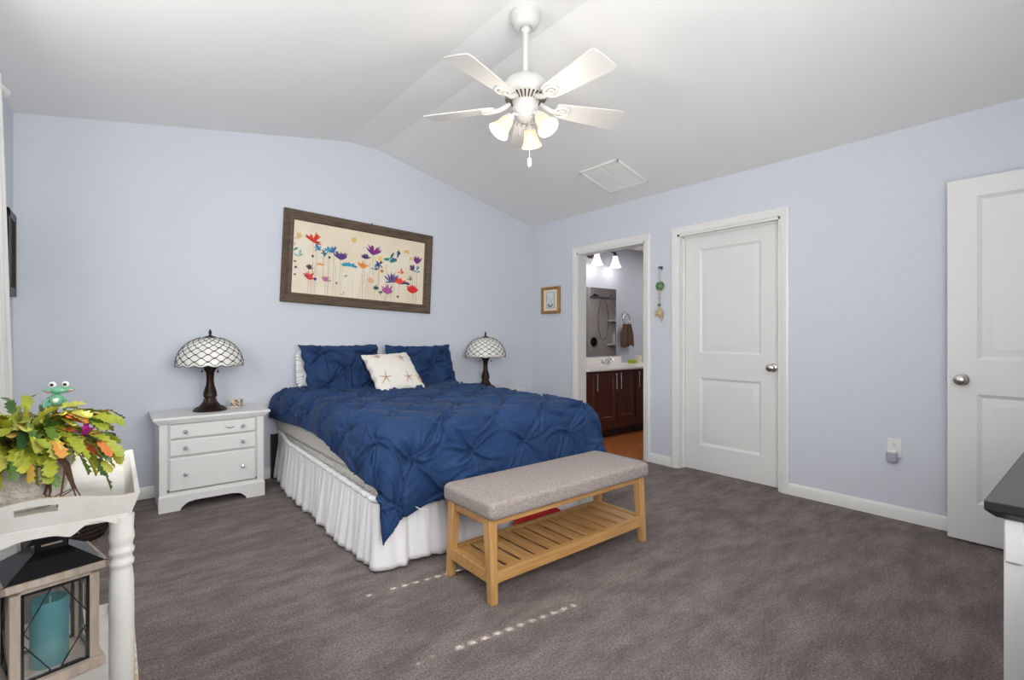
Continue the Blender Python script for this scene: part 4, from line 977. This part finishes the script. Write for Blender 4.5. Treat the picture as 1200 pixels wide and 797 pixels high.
# scalloped apron under the tray
def apron(a, b, y_):
    L_ = b-a; poly = [(a, .687)]
    for i in range(41):
        u = i/40; x = a+L_*u; w_ = abs(u-.5)*2
        dip = .681 if w_ > .86 else .680+.016*sin(pi*min(1, (.86-w_)/.5))-.010*math.exp(-((w_-.35)/.12)**2)
        poly.append((x, dip-.004))
    poly.append((b, .687)); poly.append((b, .70)); poly.append((a, .70)); return poly
m = MB()
for y_ in (TY0+.017, TY1-.029): m.prism(apron(TX0+ins+.002, TX1-ins-.002, 0), lambda u, v: (u, y_, v), lambda u, v: (u, y_+.012, v))
for x_ in (TX0+.018, TX1-.03): m.box(x_, x_+.012, TY0+.03, TY1-.03, .680, .70)
shift(m, tt).build('apron', ['distress'], tt)
for (x, y) in ((TX1-.037, TY0+.042), (TX0+.037, TY0+.042), (TX1-.037, TY1-.042), (TX0+.037, TY1-.042)):
    m = MB(); pr = [(.0, 0), (.022, 0), (.024, .01), (.022, .05), (.026, .06), (.026, .07), (.022, .08), (.028, .10), (.030, .16), (.030, .21), (.031, .30), (.031, .45), (.030, .52), (.027, .548), (.025, .556), (.0305, .563), (.0305, .572), (.0265, .578), (.026, .586), (.031, .594), (.031, .602), (.027, .608), (.028, .618), (.0315, .628), (.0315, .64), (.029, .652), (.029, .690), (.0, .690)]
    m.lathe([(a*(.86 if b < .66 else .92), b) for a, b in pr], 28, (x, y, 0)); shift(m, tt).build('leg', 'distress', tt, smooth=50)
m = MB(); m.box(TX0+.006, TX1-.006, TY0+.02, TY1-.02, .178, .198, 0)
m.box(TX0+.004, TX1-.004, TY1-.022, TY1-.006, .172, .228, 0); m.box(TX1-.008, TX1+.001, TY0+.01, TY1-.01, .17, .206, 1); m.box(TX0, TX0+.009, TY0+.01, TY1-.01, .17, .206, 1)
shift(m, tt).build('lower_shelf', ['distress', 'worn'], tt, bevel=.003)

# plant
pp = empty('potted_plant', (-.185, 1.80, zf+.001), 0, 'yellow-green leafy plant in a cream textured pot on the tray table', 'plant')
m = MB(); m.lathe([(.0, .0), (.105, .0), (.112, .006), (.114, .012), (.100, .012), (.0, .012)], 40); m.build('saucer', 'dish', pp)
m = MB(); m.lathe([(.0, .013), (.072, .013), (.078, .02), (.092, .065), (.101, .125), (.104, .158), (.100, .161), (.095, .156), (.092, .13), (.0, .125)], 48)
m.build('pot', 'pot', pp, smooth=50)
m = MB(); m.lathe([(.094, .140), (.06, .146), (.0, .150)], 30, caps=False); m.build('soil', 'soil', pp)
rl = random.Random(11); fo = MB()
def leafseg(m, p, d, up, le, wd, mi):
    """one toothed flattened stem segment"""
    d = d.normalized(); x = d.cross(up)
    if x.length < 1e-3: x = Vector((1, 0, 0))
    x.normalize(); nrm = x.cross(d)
    out = [(0, .15), (.10, .55), (.28, .95), (.33, .62), (.5, .82), (.62, 1.15), (.67, .72), (.86, .98), (.90, .55), (1.0, .30)]
    cup = .18*wd
    L_ = [p+d*(t*le)+x*(w_*wd/2)+nrm*(cup*w_*w_) for t, w_ in out]; R2_ = [p+d*(t*le)-x*(w_*wd/2)+nrm*(cup*w_*w_) for t, w_ in out]; C_ = [p+d*(t*le) for t, w_ in out]
    vs = L_+C_+R2_; n = len(out)
    m.add(vs, [(i, i+1, n+i+1, n+i) for i in range(n-1)]+[(n+i, n+i+1, 2*n+i+1, 2*n+i) for i in range(n-1)], mi)
mats_l = ['leafy', 'leafg', 'leafl', 'leafo', 'leafr', 'leafd', 'twig']
for k in range(270):
    a = rl.uniform(0, 2*pi); r0 = rl.uniform(0, .07); p = Vector((r0*cos(a), r0*sin(a), .158)); el = rl.uniform(.25, 1.4)
    a += rl.uniform(-.4, .4)
    d = Vector((cos(a)*cos(el), sin(a)*cos(el), sin(el))); n = rl.choice((3, 4, 4, 5)); le = rl.uniform(.036, .052)
    for s_ in range(n):
        wd = le*rl.uniform(.42, .68)
        if s_ == 0: fo.tube([p, p+d*le], [.003, .002], 5, mi=6)
        h_ = p.z
        pick = rl.random()
        mi = 0 if pick < .42 else 1 if pick < .62 else 2 if pick < .89 else 3 if pick < .95 else 5
        if s_ >= n-1 and rl.random() < .14: mi = 4 if rl.random() < .5 else 3
        if s_ > 0: leafseg(fo, p, d, Vector((0, 0, 1))+Vector((rl.uniform(-.6, .6), rl.uniform(-.6, .6), 0)), le*rl.uniform(1, 1.25), wd, mi)
        p = p+d*le; d = (d+Vector((rl.uniform(-.15, .15), rl.uniform(-.15, .15), -rl.uniform(.38, .80)))).normalized()
        rr_ = sqrt(p.x**2+p.y**2)
        low = .03 if (p.x > .03 and p.y < .06) else .10
        if p.z < low or (p.y < -.165 and p.z < .12) or p.y < -.20 or (rr_ < .118 and p.z < .155) or p.x > .185 or p.x < -.27: break
fo.build('foliage', mats_l, pp, smooth=60, recalc=False)
m = MB()
for k in range(9):
    x, y = .075+rl.uniform(-.02, .02), -.085+rl.uniform(-.02, .02)
    m.tube([(x*.8, y*.8, .15), (x, y, .12), (x+.02*sin(k), y-.015, .06), (x+.025*sin(k*2), y-.02, .025+.01*(k % 3))], [.003, .003, .002, .0015], 5)
m.build('dry_roots', 'twig', pp)
m = MB()
for k in range(9):
    a = k*2*pi/9; d = Vector((cos(a)*.8, sin(a)*.5-.3, .55*sin(k)+.2)); leafseg(m, Vector((.125, -.06, .185)), d, Vector((0, 0, 1)), .042, .018, 0)
m.build('flower', 'magenta', pp, smooth=60, recalc=False)
# frog stake
fg = empty('frog_plant_stake', (-.115, 1.84, .83), 0, 'green glass frog stake with bulging white eyes standing in the plant', 'garden stake'); fg.rotation_euler = (0, 0, -.10)
m = MB(); m.ball((0, 0, .178), .022, .014, .010, 18)
for s_ in (-1, 1): m.tube([(s_*.008, 0, .178), (s_*.024, -.003, .179), (s_*.035, -.003, .178)], [.009, .007, .001], 10); m.ball((s_*.022, -.006, .177), .008, .004, .004, 10, mi=1)
m.build('head', ['frog', 'pinkg'], fg)
m = MB(); m.ball((-.006, 0, .152), .016, .012, .017, 16); m.ball((-.006, -.009, .151), .007, .005, .007, 12, mi=1)
for s_ in (-1, 1):
    m.tube([(-.006+s_*.012, 0, .158), (-.006+s_*.024, -.006, .146), (-.006+s_*.022, -.012, .132)], [.005, .004, .003], 8); m.tube([(-.006+s_*.010, 0, .142), (-.006+s_*.022, -.004, .134), (-.006+s_*.018, -.01, .124)], [.006, .005, .004], 8)
m.build('body', ['frog', 'eyew'], fg)
for s_ in (-1, 1):
    m = MB(); m.ball((s_*.0135, -.003, .194), .0085, .007, .0085, 14, mi=0); m.ball((s_*.0135, -.009, .194), .0042, .002, .0042, 10, mi=1); m.build('eye', ['eyew', 'slot'], fg)
m = MB(); m.tube([(-.006, .002, .14), (-.008, .004, .012)], .0022, 8); m.build('rod', 'twig', fg)

# lantern on the lower shelf
ln = empty('lantern', (-.143, 1.942, .199), radians(14), 'whitewashed wood lantern with black metal roof and diamond glass sides on lower shelf', 'lantern')
hw = .093; zt_ = .285
m = MB(); m.box(-hw-.012, hw+.012, -hw-.012, hw+.012, 0, .028)
for sx_ in (-1, 1):
    for sy_ in (-1, 1): m.box(*sorted((sx_*hw, sx_*(hw-.022))), *sorted((sy_*hw, sy_*(hw-.022))), .028, zt_)
m.box(-hw, hw, -hw, -hw+.02, zt_-.016, zt_); m.box(-hw, hw, hw-.02, hw, zt_-.016, zt_); m.box(-hw, -hw+.02, -hw, hw, zt_-.016, zt_); m.box(hw-.02, hw, -hw, hw, zt_-.016, zt_)
e = .112
for a in ((-e, e, -e, -e+.012), (-e, e, e-.012, e), (-e, -e+.012, -e, e), (e-.012, e, -e, e)): m.box(*a, zt_, zt_+.020)
m.build('wood_body', 'limed', ln, bevel=.002)
m = MB(); e2 = .107; nk = .036; z0_, z1_ = zt_+.018, zt_+.070
m.add([(-e2, -e2, z0_), (e2, -e2, z0_), (e2, e2, z0_), (-e2, e2, z0_), (-nk, -nk, z1_), (nk, -nk, z1_), (nk, nk, z1_), (-nk, nk, z1_)], [(0, 1, 5, 4), (1, 2, 6, 5), (2, 3, 7, 6), (3, 0, 4, 7), (3, 2, 1, 0)])
for a in ((-nk, nk, -nk, -nk+.003), (-nk, nk, nk-.003, nk), (-nk, -nk+.003, -nk, nk), (nk-.003, nk, -nk, nk)): m.box(*a, z1_, z1_+.028)
m.add([(-.058, -.058, z1_+.028), (.058, -.058, z1_+.028), (.058, .058, z1_+.028), (-.058, .058, z1_+.028), (-.02, -.02, z1_+.052), (.02, -.02, z1_+.052), (.02, .02, z1_+.052), (-.02, .02, z1_+.052)], [(0, 1, 5, 4), (1, 2, 6, 5), (2, 3, 7, 6), (3, 0, 4, 7), (3, 2, 1, 0), (4, 5, 6, 7)])
m.build('roof', 'blackm', ln, smooth=20)
box(-.022, .022, -nk-.001, -nk+.001, z1_+.012, z1_+.017).build('vent_slot', 'limed', ln)
for k in range(4):
    R_ = Matrix.Rotation(k*pi/2, 3, 'Z'); a_, b_ = hw-.022, 0; z0_, z1_ = .028, zt_-.016
    m = MB(); yy = -hw+.008; cz_ = (z0_+z1_)/2
    for (p0, p1) in (((-a_, yy, z0_+.004), (a_, yy, z0_+.004)), ((-a_, yy, z1_-.004), (a_, yy, z1_-.004)), ((-a_+.003, yy, z0_), (-a_+.003, yy, z1_)), ((a_-.003, yy, z0_), (a_-.003, yy, z1_))): m.bar(R_ @ Vector(p0), R_ @ Vector(p1), .008, .008, up=R_ @ Vector((0, 1, 0)))
    for (p0, p1) in (((-.006, yy, z1_), (-a_, yy, cz_)), ((.006, yy, z1_), (a_, yy, cz_+.01)), ((-a_, yy, cz_-.01), (-.006, yy, z0_)), ((a_, yy, cz_-.01), (.006, yy, z0_))): m.tube([R_ @ Vector(p0), R_ @ Vector(p1)], .0016, 6)
    pn = m.build('muntin', 'blackm', ln)
    m = MB(); v_ = [R_ @ Vector(p) for p in ((-a_, yy+.003, z0_), (a_, yy+.003, z0_), (a_, yy+.003, z1_), (-a_, yy+.003, z1_))]; m.add(v_, [(0, 1, 2, 3)]); m.build('pane', 'glass', pn)
cd = empty('pillar_candle', (-.140, 1.925, .2275), 0, 'teal pillar candle inside the lantern', 'candle')
m = MB(); pr = [(.0, 0), (.040, 0), (.042, .004), (.042, .176), (.0405, .181), (.038, .182), (.034, .176), (.024, .168), (.0, .165)]; m.lathe(pr, 36); m.build('wax', 'teal', cd)
m = MB(); m.tube([(0, 0, .164), (.001, 0, .185)], .0016, 6); m.build('wick', 'wick', cd)

# dark wicker basket behind the tray table
bk = MB(); bk.lathe([(.0, .0), (.155, .0), (.16, .02), (.185, .28), (.195, .50), (.200, .535), (.205, .55), (.205, .572), (.190, .574), (.185, .54), (.17, .30), (.0, .29)], 48, (-.190, 3.78, 0.001))
for k in range(22): z = .03+k*.023; bk.tube([(-.19+(.162+.04*z/.55+.001)*cos(t), 3.78+(.162+.04*z/.55+.001)*sin(t), z) for t in np.linspace(0, 2*pi, 40)], .005, 5, caps=False)
tag(bk.build('wicker_basket', 'darkb'), 'dark brown round basket on the carpet behind the tray table', 'basket')

# curtain and rod
cr = empty('curtain_rod', (-.40, 2.1, 2.30), 0, 'white curtain rod with ball finial above the left window', 'curtain rod')
m = MB(); m.tube([(0, -1.15, 0), (0, 1.10, 0)], .011, 12); m.build('rod', 'fan', cr)
for s_ in (-1, 1):
    m = MB(); m.lathe([(.0, 0), (.014, 0), (.018, .01), (.010, .02), (.022, .035), (.028, .055), (.020, .075), (.0, .082)], 18, (0, s_*1.12-(.02 if s_ < 0 else 0), 0), R=Matrix.Rotation(-s_*pi/2, 3, 'X')); m.build('finial', 'fan', cr)
    m = MB(); m.tube([(0, s_*.98, 0), (-.08, s_*.98, 0)], .008, 8); m.build('bracket', 'fan', cr)
def curtain(ya0, ya1, yb0, yb1, label, xb=-.40):
    m = MB(); P = []
    for i in range(141):
        u = i/140; row = []
        for j in range(40):
            t = j/39; y = (ya0+(ya1-ya0)*u)*(1-t)+(yb0+(yb1-yb0)*u)*t; z = 2.325-2.31*t
            row.append((-.400+.020*sin(u*2*pi*11+.5*t)*(.5+.5*t)+.006*sin(u*31+t*3), y, z))
        P.append(row)
    m.grid(P); return tag(m.build('curtain', 'curtain', solid=.003, smooth=180), label, 'curtain')
curtain(2.72, 3.19, 2.85, 3.72, 'white sheer curtain panel at the far side of the left window')
curtain(1.0, 1.40, .95, 1.42, 'white sheer curtain panel at the near side of the left window')

# ------------------------------------------------------------------ dresser at right
ds = empty('dresser', (2.10, -.03, 0), 0, 'white dresser with charcoal top at the right edge beside the open door', 'dresser')
m = MB(); y0_, y1_, x0_, x1_ = -.24, .155, 1.495, 2.70
m.box(x0_+.012, x1_-.012, y0_, y1_-.012, .06, .765); 
for (a, b) in ((x0_, y0_), (x0_, y1_-.05), (x1_-.05, y0_), (x1_-.05, y1_-.05)): m.box(a, a+.05, b, b+.05, 0, .765)
m.box(x0_+.002, x0_+.02, y0_+.05, y1_-.05, .66, .765); m.box(x0_+.002, x0_+.02, y0_+.05, y1_-.05, .06, .16)
shift(m, ds).build('body', 'white', ds, bevel=.003)
m = MB(); m.box(x0_-.005, x0_+.004, y1_-.030, y1_-.002, .672, .764)
shift(m, ds).build('corner_block', 'white', ds, bevel=.002)
m = MB(); m.prism([(x0_-.026, .78), (x1_+.026, .78), (x1_+.026, .80), (x0_-.026, .80)], lambda u, v: (u, y0_-.01, v), lambda u, v: (u, y1_+.028, v)); m.prism([(x0_-.010, .765), (x1_+.01, .765), (x1_+.026, .78), (x0_-.026, .78)], lambda u, v: (u, y0_-.01, v), lambda u, v: (u, y1_+.012+(v-.765)*1.06, v))
shift(m, ds).build('top', 'dtop', ds, bevel=.002)
for k in range(3):
    a = x0_+.06+k*(x1_-x0_-.12)/3; b = a+(x1_-x0_-.12)/3-.012
    for z0_, z1_ in ((.08, .29), (.30, .51), (.52, .74)):
        m = MB(); m.ring((0, y1_-.010, 0), (1, 0, 0), (0, 0, 1), (0, 1, 0), a, b, z0_, z1_, [(0, -.002), (0, .010), (.008, .016), (.009, .016)]); d = shift(m, ds).build('drawer', 'white', ds, smooth=25)
        m = MB(); m.lathe([(.0, 0), (.011, 0), (.012, .008), (.010, .012), (.0, .013)], 12, ((a+b)/2, y1_+.006, (z0_+z1_)/2), R=Matrix.Rotation(-pi/2, 3, 'X')); shift(m, ds).build('knob', 'nickel', d)
